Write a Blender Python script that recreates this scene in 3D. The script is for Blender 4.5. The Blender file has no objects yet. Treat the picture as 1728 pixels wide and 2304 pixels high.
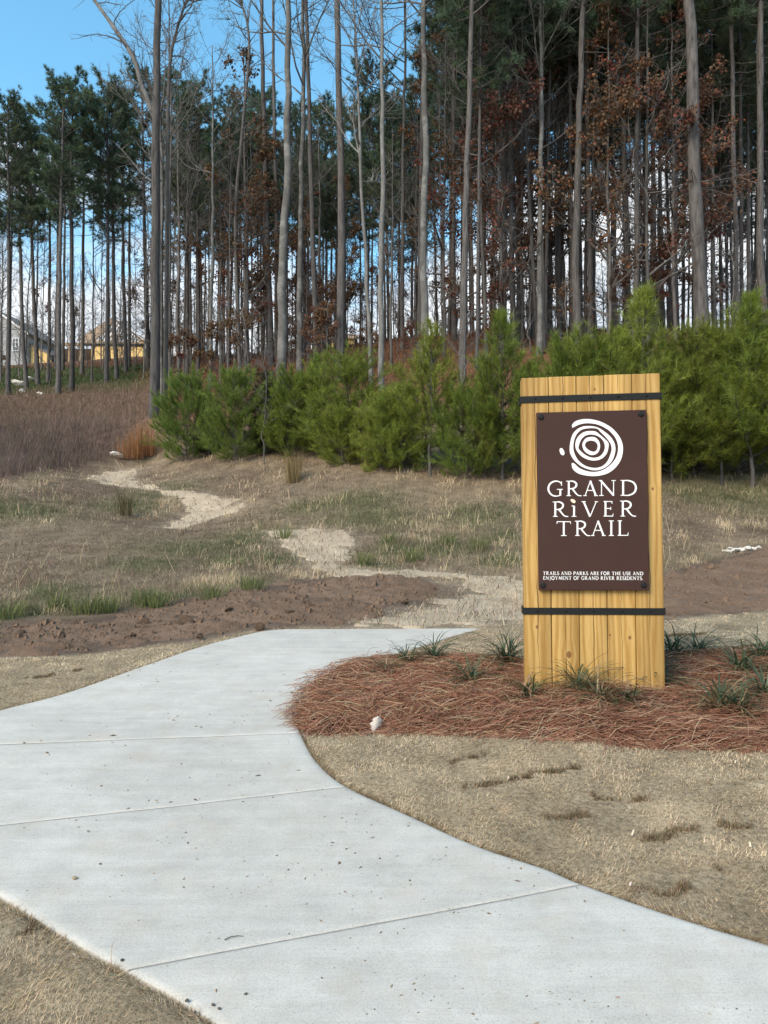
import bpy, math
import numpy as np
from math import radians, sin, cos, pi

# ------------------------------------------------------------------ camera, sky, sun, exposure
S = bpy.context.scene
C = S.collection
FPX, CX, CY = 1700.0, 864.0, 1152.0          # focal length and centre of the 1728 x 2304 photograph
EYE = 1.5
PITCH = math.atan(38 / FPX)
cd = bpy.data.cameras.new('camera')
cd.sensor_fit = 'VERTICAL'; cd.sensor_height = 36.0; cd.sensor_width = 27.0
cd.lens = 36.0 * FPX / 2304.0
cd.clip_start = 0.05; cd.clip_end = 3000
cam = bpy.data.objects.new('camera', cd); C.objects.link(cam)
cam.location = (0, 0, EYE); cam.rotation_euler = (pi / 2 + PITCH, 0, 0)
S.camera = cam

SUN_EL, SUN_AZ = radians(38), radians(-140)   # azimuth from +y towards +x: behind the camera, to its left
sun_dir = np.array([sin(SUN_AZ) * cos(SUN_EL), cos(SUN_AZ) * cos(SUN_EL), sin(SUN_EL)])
W = bpy.data.worlds.new('World'); S.world = W; W.use_nodes = True
nt = W.node_tree; nt.nodes.clear()
def wn(t): return nt.nodes.new(t)
sky = wn('ShaderNodeTexSky'); sky.sky_type = 'NISHITA'; sky.sun_disc = False
sky.sun_elevation = SUN_EL; sky.sun_rotation = SUN_AZ; sky.air_density = 1.0; sky.dust_density = 0.6; sky.ozone_density = 1.0
tc = wn('ShaderNodeTexCoord')
nz = wn('ShaderNodeTexNoise'); nz.inputs['Scale'].default_value = 2.3; nz.inputs['Detail'].default_value = 7; nz.inputs['Roughness'].default_value = 0.55
mp = wn('ShaderNodeMapping'); mp.inputs['Location'].default_value = (2.9334, 3.2195, -0.0599); mp.inputs['Scale'].default_value = (1, 1, 2.2)
sp = wn('ShaderNodeSeparateXYZ')
m1 = wn('ShaderNodeMath'); m1.operation = 'MULTIPLY_ADD'; m1.inputs[1].default_value = -1.3; m1.inputs[2].default_value = 0.50
m2 = wn('ShaderNodeMath'); m2.operation = 'ADD'
rmp = wn('ShaderNodeMapRange'); rmp.inputs['From Min'].default_value = 0.50; rmp.inputs['From Max'].default_value = 0.66; rmp.interpolation_type = 'SMOOTHSTEP'; rmp.inputs['To Max'].default_value = 0.9
mix = wn('ShaderNodeMix'); mix.data_type = 'RGBA'
hs = wn('ShaderNodeHueSaturation'); hs.inputs['Hue'].default_value = 0.477; hs.inputs['Saturation'].default_value = 1.2; hs.inputs['Value'].default_value = 1.45
bg = wn('ShaderNodeBackground'); out = wn('ShaderNodeOutputWorld')
L = nt.links.new
L(tc.outputs['Generated'], mp.inputs['Vector']); L(mp.outputs[0], nz.inputs['Vector'])
L(tc.outputs['Generated'], sp.inputs[0]); L(sp.outputs['Z'], m1.inputs[0])
L(nz.outputs['Fac'], m2.inputs[0]); L(m1.outputs[0], m2.inputs[1]); L(m2.outputs[0], rmp.inputs['Value'])
L(sky.outputs[0], hs.inputs['Color'])
L(rmp.outputs[0], mix.inputs['Factor']); L(hs.outputs[0], mix.inputs['A']); cn = wn('ShaderNodeTexNoise'); cn.inputs['Scale'].default_value = 5.0; cn.inputs['Detail'].default_value = 5; L(mp.outputs[0], cn.inputs['Vector']); cr = wn('ShaderNodeValToRGB'); cr.color_ramp.elements[0].position = 0.35; cr.color_ramp.elements[1].position = 0.65; cr.color_ramp.elements[0].color = (0.60, 0.62, 0.66, 1); cr.color_ramp.elements[1].color = (1, 0.99, 0.97, 1); L(cn.outputs['Fac'], cr.inputs[0]); cm = wn('ShaderNodeVectorMath'); cm.operation = 'SCALE'; cm.inputs['Scale'].default_value = 6.2; L(cr.outputs[0], cm.inputs[0]); L(cm.outputs[0], mix.inputs['B'])
L(mix.outputs['Result'], bg.inputs['Color']); bg.inputs['Strength'].default_value = 0.10; L(bg.outputs[0], out.inputs['Surface'])

sl = bpy.data.lights.new('sun', 'SUN'); sl.energy = 1.7; sl.angle = radians(30); sl.color = (1.0, 0.84, 0.64)
so = bpy.data.objects.new('sun', sl); C.objects.link(so)
from mathutils import Vector
so.rotation_euler = Vector((-sun_dir[0], -sun_dir[1], -sun_dir[2])).to_track_quat('-Z', 'Y').to_euler()
so.location = (-20, -20, 40)
S.view_settings.view_transform = 'Standard'; S.view_settings.look = 'None'
S.view_settings.exposure = 1.2; S.view_settings.gamma = 1.0
S.render.engine = 'CYCLES'
S.cycles.use_denoising = True
S.cycles.max_bounces = 6; S.cycles.diffuse_bounces = 3; S.cycles.transparent_max_bounces = 6
S.cycles.use_adaptive_sampling = True

rng = np.random.default_rng(7)

# ------------------------------------------------------------------ helpers: mesh building
class MB:
    """collects triangles and quads with a material index and a colour per vertex, builds one mesh"""
    def __init__(s): s.V = []; s.Q = []; s.T = []; s.mq = []; s.mt = []; s.K = []; s.n = 0
    def add(s, v, q=None, t=None, m=0, col=None):
        v = np.asarray(v, float).reshape(-1, 3)
        if q is not None and len(q):
            q = np.asarray(q, int).reshape(-1, 4); s.Q.append(q + s.n); s.mq.append(np.full(len(q), m))
        if t is not None and len(t):
            t = np.asarray(t, int).reshape(-1, 3); s.T.append(t + s.n); s.mt.append(np.full(len(t), m))
        s.V.append(v)
        if col is None: col = np.ones((len(v), 3))
        col = np.asarray(col, float)
        if col.ndim == 1: col = np.tile(col, (len(v), 1))
        s.K.append(col); s.n += len(v)
    def mesh(s, name, mats, smooth=False, colour=False):
        me = bpy.data.meshes.new(name)
        V = np.concatenate(s.V); q = np.concatenate(s.Q) if s.Q else np.zeros((0, 4), int); t = np.concatenate(s.T) if s.T else np.zeros((0, 3), int)
        me.vertices.add(len(V)); me.vertices.foreach_set('co', V.astype(np.float32).ravel())
        lp = np.concatenate([q.ravel(), t.ravel()])
        me.loops.add(len(lp)); me.loops.foreach_set('vertex_index', lp.astype(np.int32))
        st = np.concatenate([np.arange(len(q)) * 4, len(q) * 4 + np.arange(len(t)) * 3])
        me.polygons.add(len(st)); me.polygons.foreach_set('loop_start', st.astype(np.int32))
        mi = np.concatenate([np.concatenate(s.mq) if s.mq else np.zeros(0, int), np.concatenate(s.mt) if s.mt else np.zeros(0, int)])
        me.polygons.foreach_set('material_index', mi.astype(np.int32))
        me.polygons.foreach_set('use_smooth', np.full(len(st), smooth))
        if colour:
            a = me.color_attributes.new('Col', 'FLOAT_COLOR', 'POINT')
            K = np.concatenate(s.K); a.data.foreach_set('color', np.c_[K, np.ones(len(K))].astype(np.float32).ravel())
        for m in mats: me.materials.append(m)
        me.update(calc_edges=True)
        return me
    def obj(s, name, mats, parent=None, smooth=False, colour=False):
        return mkobj(name, s.mesh(name, mats if isinstance(mats, (list, tuple)) else [mats], smooth, colour), parent)

def mkobj(name, me, parent=None):
    o = bpy.data.objects.new(name, me); C.objects.link(o)
    if parent is not None: o.parent = parent
    return o
def empty(name, loc=(0, 0, 0)):
    o = bpy.data.objects.new(name, None); C.objects.link(o); o.location = loc; o.empty_display_size = 0.2
    return o
def tag(o, label, cat, group=None, kind=None):
    o['label'] = label; o['category'] = cat
    if group: o['group'] = group
    if kind: o['kind'] = kind
    return o

def box(mb, lo, hi, m=0, bev=0.0, col=None):
    """box with chamfered edges along every side when bev > 0"""
    lo = np.array(lo, float); hi = np.array(hi, float)
    if bev <= 0:
        v = [(x, y, z) for z in (lo[2], hi[2]) for y in (lo[1], hi[1]) for x in (lo[0], hi[0])]
        mb.add(v, [(0, 2, 3, 1), (4, 5, 7, 6), (0, 1, 5, 4), (2, 6, 7, 3), (0, 4, 6, 2), (1, 3, 7, 5)], m=m, col=col); return
    c = (lo + hi) / 2; h = (hi - lo) / 2
    vs = []; idx = {}
    for sx in (-1, 1):
        for sy in (-1, 1):
            for sz in (-1, 1):
                s = np.array([sx, sy, sz])
                for a in range(3):
                    p = c + s * h
                    for b in range(3):
                        if b != a: p[b] -= s[b] * bev
                    idx[(sx, sy, sz, a)] = len(vs); vs.append(p)
    q = []; t = []
    def face(ids):
        P = [vs[i] for i in ids]; n = np.cross(P[1] - P[0], P[2] - P[0]); mid = sum(P) / len(P) - c
        ids = list(ids) if n @ mid > 0 else list(ids)[::-1]
        (q if len(ids) == 4 else t).append(ids)
    for a in range(3):
        b, d = [(1, 2), (0, 2), (0, 1)][a]
        for s in (-1, 1):
            ids = []
            for sb, sd in ((-1, -1), (1, -1), (1, 1), (-1, 1)):
                k = [0, 0, 0]; k[a] = s; k[b] = sb; k[d] = sd; ids.append(idx[(*k, a)])
            face(ids)
        for sb in (-1, 1):
            for sd in (-1, 1):
                k0 = [0, 0, 0]; k0[b] = sb; k0[d] = sd; k1 = list(k0); k0[a] = -1; k1[a] = 1
                face([idx[(*k0, b)], idx[(*k1, b)], idx[(*k1, d)], idx[(*k0, d)]])
    for sx in (-1, 1):
        for sy in (-1, 1):
            for sz in (-1, 1): face([idx[(sx, sy, sz, a)] for a in range(3)])
    mb.add(vs, q, t, m=m, col=col)

def tube(mb, pts, rad, n=6, m=0, col=None, cap=True):
    pts = np.asarray(pts, float); rad = np.asarray(rad, float); k = len(pts)
    d = np.gradient(pts, axis=0); d /= np.linalg.norm(d, axis=1)[:, None] + 1e-9
    mean = d.mean(0); ref = np.array([1.0, 0, 0]) if abs(mean[0]) < 0.8 else np.array([0, 1.0, 0])
    a = np.cross(d, ref); a /= np.linalg.norm(a, axis=1)[:, None] + 1e-9
    b = np.cross(d, a)
    th = np.arange(n) * 2 * pi / n
    v = pts[:, None, :] + rad[:, None, None] * (np.cos(th)[None, :, None] * a[:, None, :] + np.sin(th)[None, :, None] * b[:, None, :])
    i = np.arange(k - 1)[:, None] * n; j = np.arange(n)[None, :]; j2 = (j + 1) % n
    q = np.stack([i + j, i + n + j, i + n + j2, i + j2], -1).reshape(-1, 4)
    v = v.reshape(-1, 3); t = None
    if cap:
        v = np.concatenate([v, pts[-1:]]); e = (k - 1) * n
        t = np.stack([e + np.arange(n), np.full(n, k * n), e + (np.arange(n) + 1) % n], -1)
    mb.add(v, q, t, m=m, col=col)

def blades(mb, P, h, w, az, lean, col, seg=1, m=0, droop=0.0, tipcol=None):
    """flat grass blades at P (n,3): height h, width w, azimuth az of the lean, lean as a fraction of h"""
    n = len(P); h = np.broadcast_to(h, n); w = np.broadcast_to(w, n); lean = np.broadcast_to(lean, n)
    ld = np.stack([np.cos(az), np.sin(az), np.zeros(n)], -1)
    fa = az + pi / 2 + rng.uniform(-0.9, 0.9, n)
    sd = np.stack([np.cos(fa), np.sin(fa), np.zeros(n)], -1) * (w / 2)[:, None]
    tip = P + ld * (h * lean)[:, None]; tip[:, 2] += h * np.sqrt(np.clip(1 - 0.5 * lean ** 2, 0.15, 1)) * (1 - droop)
    col = np.broadcast_to(col, (n, 3)); tc_ = col if tipcol is None else np.broadcast_to(tipcol, (n, 3))
    if seg == 1:
        v = np.stack([P - sd, P + sd, tip], 1).reshape(-1, 3); t = np.arange(3 * n).reshape(-1, 3)
        mb.add(v, None, t, m, np.stack([col, col, tc_], 1).reshape(-1, 3))
    else:
        mid = P + ld * (h * lean * 0.32)[:, None]; mid[:, 2] += h * 0.62
        v = np.stack([P - sd, P + sd, mid + sd * 0.8, mid - sd * 0.8, tip], 1).reshape(-1, 3)
        b = np.arange(n)[:, None] * 5
        mb.add(v, b + np.array([[0, 1, 2, 3]]), b + np.array([[3, 2, 4]]), m, np.stack([col, col, (col + tc_) / 2, (col + tc_) / 2, tc_], 1).reshape(-1, 3))

# ------------------------------------------------------------------ helpers: value noise in numpy
_perm = np.random.default_rng(3).random((256, 256))
def vnoise(x, y):
    xi = np.floor(x).astype(int); yi = np.floor(y).astype(int); fx = x - xi; fy = y - yi
    fx = fx * fx * (3 - 2 * fx); fy = fy * fy * (3 - 2 * fy)
    g = lambda a, b: _perm[a & 255, b & 255]
    return (g(xi, yi) * (1 - fx) + g(xi + 1, yi) * fx) * (1 - fy) + (g(xi, yi + 1) * (1 - fx) + g(xi + 1, yi + 1) * fx) * fy
def fbm(x, y, o=4):
    s = 0; a = 1; tot = 0
    for k in range(o): s = s + a * vnoise(x * 2 ** k + 17.3 * k, y * 2 ** k + 9.1 * k); tot += a; a *= 0.5
    return s / tot
def smooth(e0, e1, x):
    t = np.clip((x - e0) / (e1 - e0), 0, 1); return t * t * (3 - 2 * t)
def inpoly(poly, x, y):
    poly = np.asarray(poly, float); r = np.zeros(np.shape(x), bool); j = len(poly) - 1
    for i in range(len(poly)):
        xi, yi = poly[i]; xj, yj = poly[j]
        r ^= ((yi > y) != (yj > y)) & (x < (xj - xi) * (y - yi) / (yj - yi + 1e-12) + xi); j = i
    return r
def polydist(poly, x, y, closed=True):
    poly = np.asarray(poly, float); d = np.full(np.shape(x), 1e9); n = len(poly)
    for i in range(n if closed else n - 1):
        a = poly[i]; b = poly[(i + 1) % n]; ab = b - a
        t = np.clip(((x - a[0]) * ab[0] + (y - a[1]) * ab[1]) / (ab @ ab + 1e-12), 0, 1)
        d = np.minimum(d, np.hypot(x - a[0] - t * ab[0], y - a[1] - t * ab[1]))
    return d
def catmull(pts, step=6):
    P = np.asarray(pts, float); P = np.vstack([2 * P[0] - P[1], P, 2 * P[-1] - P[-2]]); o = []
    for i in range(1, len(P) - 2):
        for t in np.arange(step) / step:
            o.append(0.5 * (2 * P[i] + (P[i + 1] - P[i - 1]) * t + (2 * P[i - 1] - 5 * P[i] + 4 * P[i + 1] - P[i + 2]) * t * t + (3 * P[i] - P[i - 1] - 3 * P[i + 1] + P[i + 2]) * t ** 3))
    o.append(P[-2]); return np.array(o)
def resample(P, n):
    P = np.asarray(P, float); s = np.r_[0, np.cumsum(np.linalg.norm(np.diff(P, axis=0), axis=1))]
    return np.stack([np.interp(np.linspace(0, s[-1], n), s, P[:, k]) for k in range(P.shape[1])], -1)

# ------------------------------------------------------------------ from photograph pixels to directions, and the lie of the land
def ray(px, py):
    dx = (np.asarray(px, float) - CX) / FPX; dy = (CY - np.asarray(py, float)) / FPX
    f = cos(PITCH) - dy * sin(PITCH); z = sin(PITCH) + dy * cos(PITCH)
    return dx / f, z / f                       # x and z for each metre of depth
def at(px, py, d):
    a, b = ray(px, py); return np.array([a * d, d, EYE + b * d])
def project(x, y, z):
    zz = z - EYE; f = y * cos(PITCH) + zz * sin(PITCH); u = -y * sin(PITCH) + zz * cos(PITCH)
    f = np.maximum(f, 0.05); return CX + FPX * x / f, CY - FPX * u / f
PL0, PL1 = -0.229, 0.10                        # the concrete walk climbs one in ten
def onplane(px, py):
    a, b = ray(px, py); d = (PL0 - EYE) / (b - PL1); return np.array([a * d, d])
def plane(y): return PL0 + PL1 * y

_cp = []
for px, py, d in [  # what the ground does, each point with its distance in metres
    (1728, 1900, 3.25), (1728, 1700, 4.05), (1400, 1800, 3.75), (1200, 1655, 4.45), (1000, 1656, 4.55), (1330, 1542, 5.05), (1728, 1690, 4.1),
    (1120, 1505, 5.6), (1700, 1480, 5.9), (1980, 1480, 5.9), (1700, 1400, 7.6), (1980, 1400, 7.6), (1300, 1400, 7.8), (1700, 1300, 11), (1300, 1300, 11.2), (1700, 1205, 14), (1300, 1190, 14.4),
    (1700, 1105, 17), (1990, 1105, 17), (1450, 1085, 17.4), (1600, 760, 31), (1300, 740, 42), (1728, 755, 33), (1990, 755, 33), (1500, 745, 38),
    (1100, 1370, 9.0), (1000, 1312, 10.8), (800, 1252, 12.6), (700, 1195, 14.6), (420, 1184, 16.2), (520, 1135, 18.2), (420, 1102, 20), (250, 1075, 22.5), (330, 1048, 25),
    (450, 1036, 22.5), (650, 1030, 21.5), (800, 1045, 20), (1000, 1072, 18.5), (1150, 1085, 17.8), (950, 1150, 16),
    (0, 1440, 7.7), (-260, 1440, 7.7), (300, 1395, 8.6), (0, 1300, 11), (-260, 1300, 11), (250, 1260, 12.3), (0, 1180, 15), (250, 1170, 16), (0, 1078, 19.5), (-260, 1078, 19.5), (150, 1050, 22.5), (0, 980, 27),
    (-260, 980, 27), (0, 890, 39), (-260, 890, 39), (170, 880, 40), (300, 935, 29), (345, 930, 28.5), (480, 870, 33), (600, 835, 36), (900, 800, 34), (1050, 855, 28.5), (1200, 800, 31),
    (150, 826, 88), (-200, 826, 88), (330, 818, 88), (450, 800, 88), (750, 785, 48), (1100, 742, 42), (900, 760, 45), (560, 800, 60)]:
    _cp.append(at(px, py, d))
for px, py in [(500, 2304), (0, 2012), (1728, 2124), (1300, 1990), (684, 1655), (900, 1830), (0, 1600), (300, 1505), (625, 1418), (900, 1416), (1080, 1414), (0, 2250), (1728, 2304), (-300, 1700), (1000, 2304), (300, 1800), (0, 1500)]:
    q = onplane(px, py); _cp.append(np.array([q[0], q[1], plane(q[1])]))
for x, y, z in [(0, 1.2, plane(1.2)), (-1, 1.2, plane(1.2)), (1, 1.2, plane(1.2)), (-60, 130, 23), (0, 130, 16), (60, 130, 12), (0, 70, 13.5), (25, 60, 12.5), (-60, 300, 20), (60, 300, 8), (0, 300, 12)]:
    _cp.append(np.array([x, y, z]))
_cp = np.array(_cp)
def _warp(x, y):
    yy = np.maximum(y, 1.4); return np.stack([2.2 * np.clip(x / yy, -0.85, 0.85), np.log(yy)], -1)
_cw = _warp(_cp[:, 0], _cp[:, 1]); _n = len(_cp)
_cz = _cp[:, 2] / np.maximum(_cp[:, 1], 1.4)       # interpolated as height per metre of distance, so near and far weigh alike
_D = np.linalg.norm(_cw[:, None] - _cw[None], axis=-1)
_A = np.zeros((_n + 3, _n + 3)); _A[:_n, :_n] = _D - 0.0 * np.eye(_n); _A[:_n, _n] = 1; _A[:_n, _n + 1:] = _cw; _A[_n:, :_n] = _A[:_n, _n:].T
_A[:_n, :_n] += -0.02 * np.eye(_n)
_wt = np.linalg.solve(_A, np.r_[_cz, 0, 0, 0])
def _rbf(x, y):
    sh = np.shape(x); w = _warp(np.ravel(x), np.ravel(y)); o = np.empty(len(w))
    for i in range(0, len(w), 20000):
        k = w[i:i + 20000]; D = np.linalg.norm(k[:, None] - _cw[None], axis=-1)
        o[i:i + 20000] = D @ _wt[:_n] + _wt[_n] + k @ _wt[_n + 1:]
    return (o * np.maximum(np.ravel(y), 1.4)).reshape(sh)

# outline of the concrete walk in plan: left and right edges, cut at the joints
Lseg = [[(2.0, 0.2), (1.3, 0.9), (0.3, 1.72), onplane(500, 2304), onplane(286, 2180)],
        [onplane(286, 2180), onplane(150, 2105), onplane(0, 2012), (-2.2, 3.44)],
        [(-2.2, 3.44), (-2.52, 3.9), (-2.66, 4.47)],
        [(-2.66, 4.47), (-2.67, 4.85), onplane(0, 1597), onplane(140, 1560), onplane(300, 1505), onplane(430, 1460), onplane(520, 1436), onplane(590, 1420), onplane(640, 1415.5)]]
Rseg = [[(4.3, 1.6), (3.2, 1.85), (2.2, 2.25), onplane(1728, 2123), onplane(1511, 2058), onplane(1311, 1990)],
        [onplane(1311, 1990), onplane(1229, 1955), onplane(1072, 1900), onplane(936, 1838), onplane(781, 1768)],
        [onplane(781, 1768), onplane(725, 1725), onplane(697, 1690), onplane(676, 1648)],
        [onplane(676, 1648), onplane(664, 1605), onplane(700, 1555), onplane(790, 1505), onplane(900, 1468), onplane(1000, 1436), onplane(1080, 1413.5)]]
LC = catmull([p for k, s in enumerate(Lseg) for p in (s if k == 0 else s[1:])], 6)
RC = catmull([p for k, s in enumerate(Rseg) for p in (s if k == 0 else s[1:])], 6)
WALK = np.vstack([LC, RC[::-1]])
def ground(x, y, detail=True):
    x = np.asarray(x, float); y = np.asarray(y, float)
    z = _rbf(x, y)
    near = (y < 10) & (y > -3) & (np.abs(x) < 7)
    if np.any(near):
        xx, yy = x[near], y[near]; d = polydist(WALK, xx, yy); d = np.where(inpoly(WALK, xx, yy), -d, d)
        k = smooth(0.9, 0.0, d); zz = z[near] * (1 - k) + plane(yy) * k
        zz = zz - 0.07 * smooth(0.03, -0.06, d) - 0.006
        z = z.copy() if z.ndim else z
        z[near] = zz
    if detail:
        far = np.clip(y / 12, 0.25, 2.2)
        z = z + (fbm(x * 1.3, y * 1.3) - 0.5) * 0.05 * far * smooth(1.0, 6.0, np.abs(y)) + np.where(y > 9, (fbm(x * 0.35 + 5, y * 0.35) - 0.5) * 0.35 * smooth(9, 20, y), 0)
    return z
def gz(x, y): return float(ground(np.array([x]), np.array([y]))[0])
def hit(px, py, d0=2.0, d1=150.0):
    """where the line of sight through a pixel meets the ground"""
    a, b = ray(px, py); d = np.exp(np.linspace(np.log(d0), np.log(d1), 1500)); g = ground(a * d, d) - (EYE + b * d)
    k = np.nonzero(g > 0)[0]
    i = k[0] if len(k) else int(np.argmin(np.abs(g)))
    return np.array([a * d[i], d[i], ground(np.array([a * d[i]]), np.array([d[i]]))[0]])

# ------------------------------------------------------------------ zones of the ground as outlines in the photograph, turned into plan
def plan(pts, d0=2.0): return np.array([hit(px, py, d0)[:2] for px, py in pts])
Z_MULCH = plan([(622, 1640), (650, 1585), (690, 1545), (770, 1508), (880, 1482), (985, 1480), (1170, 1492), (1490, 1480), (1620, 1476), (1900, 1476), (1900, 1702), (1728, 1694), (1560, 1690), (1400, 1682), (1150, 1664), (1000, 1656), (850, 1652), (690, 1654)])
Z_DIRT = plan([(-300, 1490), (-300, 1400), (0, 1402), (200, 1388), (380, 1356), (550, 1322), (700, 1303), (850, 1290), (960, 1292), (1040, 1330), (960, 1362), (860, 1392), (790, 1412), (660, 1414), (560, 1420), (440, 1446), (250, 1466), (60, 1480)])
Z_DIRT2 = plan([(1400, 1310), (1500, 1285), (1600, 1262), (1728, 1228), (2000, 1200), (2000, 1380), (1728, 1370), (1600, 1388), (1480, 1398), (1400, 1400)])
Z_PATH = [plan(p) for p in (
    [(190, 1074), (240, 1062), (300, 1053), (352, 1044), (318, 1058), (300, 1074), (320, 1090), (380, 1102), (470, 1110), (535, 1124), (550, 1140), (525, 1156), (470, 1172), (430, 1188), (350, 1188), (395, 1166), (425, 1140), (385, 1116), (300, 1098), (215, 1088)],
    [(590, 1196), (690, 1190), (795, 1196), (806, 1215), (785, 1250), (790, 1275), (850, 1282), (960, 1284), (1060, 1292), (1120, 1304), (1000, 1304), (900, 1302), (780, 1300), (690, 1275), (640, 1240), (600, 1215)],
    [(790, 1412), (870, 1388), (960, 1362), (1040, 1332), (1000, 1312), (1080, 1300), (1180, 1304), (1300, 1310), (1300, 1395), (1170, 1398), (1085, 1413)])]
Z_PURPLE = plan([(-300, 1085), (-300, 872), (0, 882), (180, 868), (330, 868), (345, 940), (300, 960), (280, 1025), (200, 1040), (110, 1060), (40, 1072), (0, 1082)], 15)
Z_GREEN = plan([(-300, 835), (0, 830), (340, 820), (340, 872), (180, 880), (0, 885), (-300, 890)], 30)
Z_SODL = plan([(-300, 1489), (60, 1479), (250, 1465), (440, 1445), (560, 1419), (650, 1414), (300, 1509), (0, 1602), (-300, 1740)])
WALKIN = WALK
PATCH = []                                                     # greener tufts in the field: centre and radius in plan
for px, py, r in [(200, 1372, .45), (340, 1352, .5), (420, 1345, .4), (490, 1342, .35), (60, 1380, .5), (560, 1318, .3), (450, 1235, .9), (560, 1215, .8), (330, 1270, .6), (640, 1260, .5), (840, 1165, .8), (900, 1240, .5), (1000, 1235, .55), (1080, 1160, .7),
                  (860, 1275, .35), (1640, 1115, .9), (1700, 1110, .9), (280, 1140, .5), (370, 1108, .5), (50, 1150, .7), (520, 1260, .6), (1120, 1265, .4), (820, 1130, .6), (1130, 1210, .4), (120, 1330, .5), (1560, 1115, .5), (700, 1140, .5)]:
    h_ = hit(px, py, 6); PATCH.append((h_[0], h_[1], r * h_[1] / 12))
SEAMS = [plan(s) for s in ([(1050, 1782), (1120, 1766), (1185, 1750)], [(1015, 1718), (1090, 1704)], [(1300, 1792), (1370, 1808), (1445, 1806)], [(1450, 1892), (1550, 1876), (1692, 1858)],
                           [(1440, 2015), (1540, 1996), (1628, 1968)], [(-60, 2118), (40, 2104), (100, 2078)], [(1180, 1745), (1300, 1735)], [(1600, 1770), (1728, 1765)], [(1240, 1845), (1340, 1838)], [(1500, 1432), (1600, 1424)], [(60, 1528), (180, 1508)], [(1620, 1462), (1728, 1450)])]

def greens(x, y):
    g = np.zeros(np.shape(x))
    for cx, cy, r in PATCH: g = np.maximum(g, np.exp(-((x - cx) ** 2 + (y - cy) ** 2) / (r * r)))
    return g

# ------------------------------------------------------------------ materials
def nodes(name):
    m = bpy.data.materials.new(name); m.use_nodes = True; t = m.node_tree; p = t.nodes['Principled BSDF']; return m, t, p
def N(t, kind, **kw):
    n = t.nodes.new(kind)
    for k, v in kw.items():
        if k in n.inputs: n.inputs[k].default_value = v
        else: setattr(n, k, v)
    return n
def ramp(t, stops):
    r = t.nodes.new('ShaderNodeValToRGB'); e = r.color_ramp.elements
    while len(e) < len(stops): e.new(0.5)
    for k, (p, c) in enumerate(stops): e[k].position = p; e[k].color = (*c, 1) if len(c) == 3 else c
    return r
def mixc(t, a, b, fac, mode='MIX'):
    m = t.nodes.new('ShaderNodeMix'); m.data_type = 'RGBA'; m.blend_type = mode
    for s, v in (('A', a), ('B', b), ('Factor', fac)):
        if hasattr(v, 'is_linked') or hasattr(v, 'links'): t.links.new(v, m.inputs[s])
        elif s == 'Factor': m.inputs[s].default_value = v
        else: m.inputs[s].default_value = (*v, 1)
    return m.outputs['Result']
def bump(t, p, h, strength=0.5, dist=0.01):
    b = N(t, 'ShaderNodeBump', Strength=strength, Distance=dist); t.links.new(h, b.inputs['Height']); t.links.new(b.outputs[0], p.inputs['Normal'])
def coords(t, which='Object', scale=(1, 1, 1), loc=(0, 0, 0)):
    c = t.nodes.new('ShaderNodeTexCoord'); m = N(t, 'ShaderNodeMapping', Scale=scale, Location=loc); t.links.new(c.outputs[which], m.inputs['Vector']); return m.outputs[0]
def noise(t, vec, scale, detail=4, rough=0.55):
    n = N(t, 'ShaderNodeTexNoise', Scale=scale, Detail=detail, Roughness=rough); t.links.new(vec, n.inputs['Vector']); return n.outputs['Fac']

def m_plain(name, col, rough=0.7, nscale=20, var=0.15, bumps=0.0, spec=0.3, metal=0.0):
    m, t, p = nodes(name); v = coords(t); n = noise(t, v, nscale)
    r = ramp(t, [(0.25, tuple(c * (1 - var) for c in col)), (0.75, tuple(min(1, c * (1 + var)) for c in col))]); t.links.new(n, r.inputs[0])
    t.links.new(r.outputs[0], p.inputs['Base Color']); p.inputs['Roughness'].default_value = rough; p.inputs['Specular IOR Level'].default_value = spec; p.inputs['Metallic'].default_value = metal
    if bumps: bump(t, p, n, bumps)
    return m
def m_vcol(name, rough=0.85, translucent=0.0, var=0.0, spec=0.15):
    """colour from the blade's own attribute"""
    m, t, p = nodes(name); a = N(t, 'ShaderNodeAttribute', attribute_name='Col'); col = a.outputs['Color']
    if var:
        oi = t.nodes.new('ShaderNodeObjectInfo'); hv = t.nodes.new('ShaderNodeHueSaturation'); mr = N(t, 'ShaderNodeMapRange'); mr.inputs['To Min'].default_value = 1 - var; mr.inputs['To Max'].default_value = 1 + var
        t.links.new(oi.outputs['Random'], mr.inputs['Value']); t.links.new(mr.outputs[0], hv.inputs['Value']); t.links.new(col, hv.inputs['Color']); col = hv.outputs[0]
        wh = t.nodes.new('ShaderNodeTexWhiteNoise'); wh.noise_dimensions = '1D'; t.links.new(oi.outputs['Random'], wh.inputs['W']); mh = N(t, 'ShaderNodeMapRange'); mh.inputs['To Min'].default_value = 0.475; mh.inputs['To Max'].default_value = 0.515; t.links.new(wh.outputs['Value'], mh.inputs['Value']); t.links.new(mh.outputs[0], hv.inputs['Hue'])
    t.links.new(col, p.inputs['Base Color']); p.inputs['Roughness'].default_value = rough; p.inputs['Specular IOR Level'].default_value = spec
    if translucent:
        tr = t.nodes.new('ShaderNodeBsdfTranslucent'); t.links.new(col, tr.inputs['Color']); ms = N(t, 'ShaderNodeMixShader'); ms.inputs[0].default_value = translucent
        t.links.new(p.outputs[0], ms.inputs[1]); t.links.new(tr.outputs[0], ms.inputs[2]); t.links.new(ms.outputs[0], t.nodes['Material Output'].inputs['Surface'])
    return m
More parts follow.
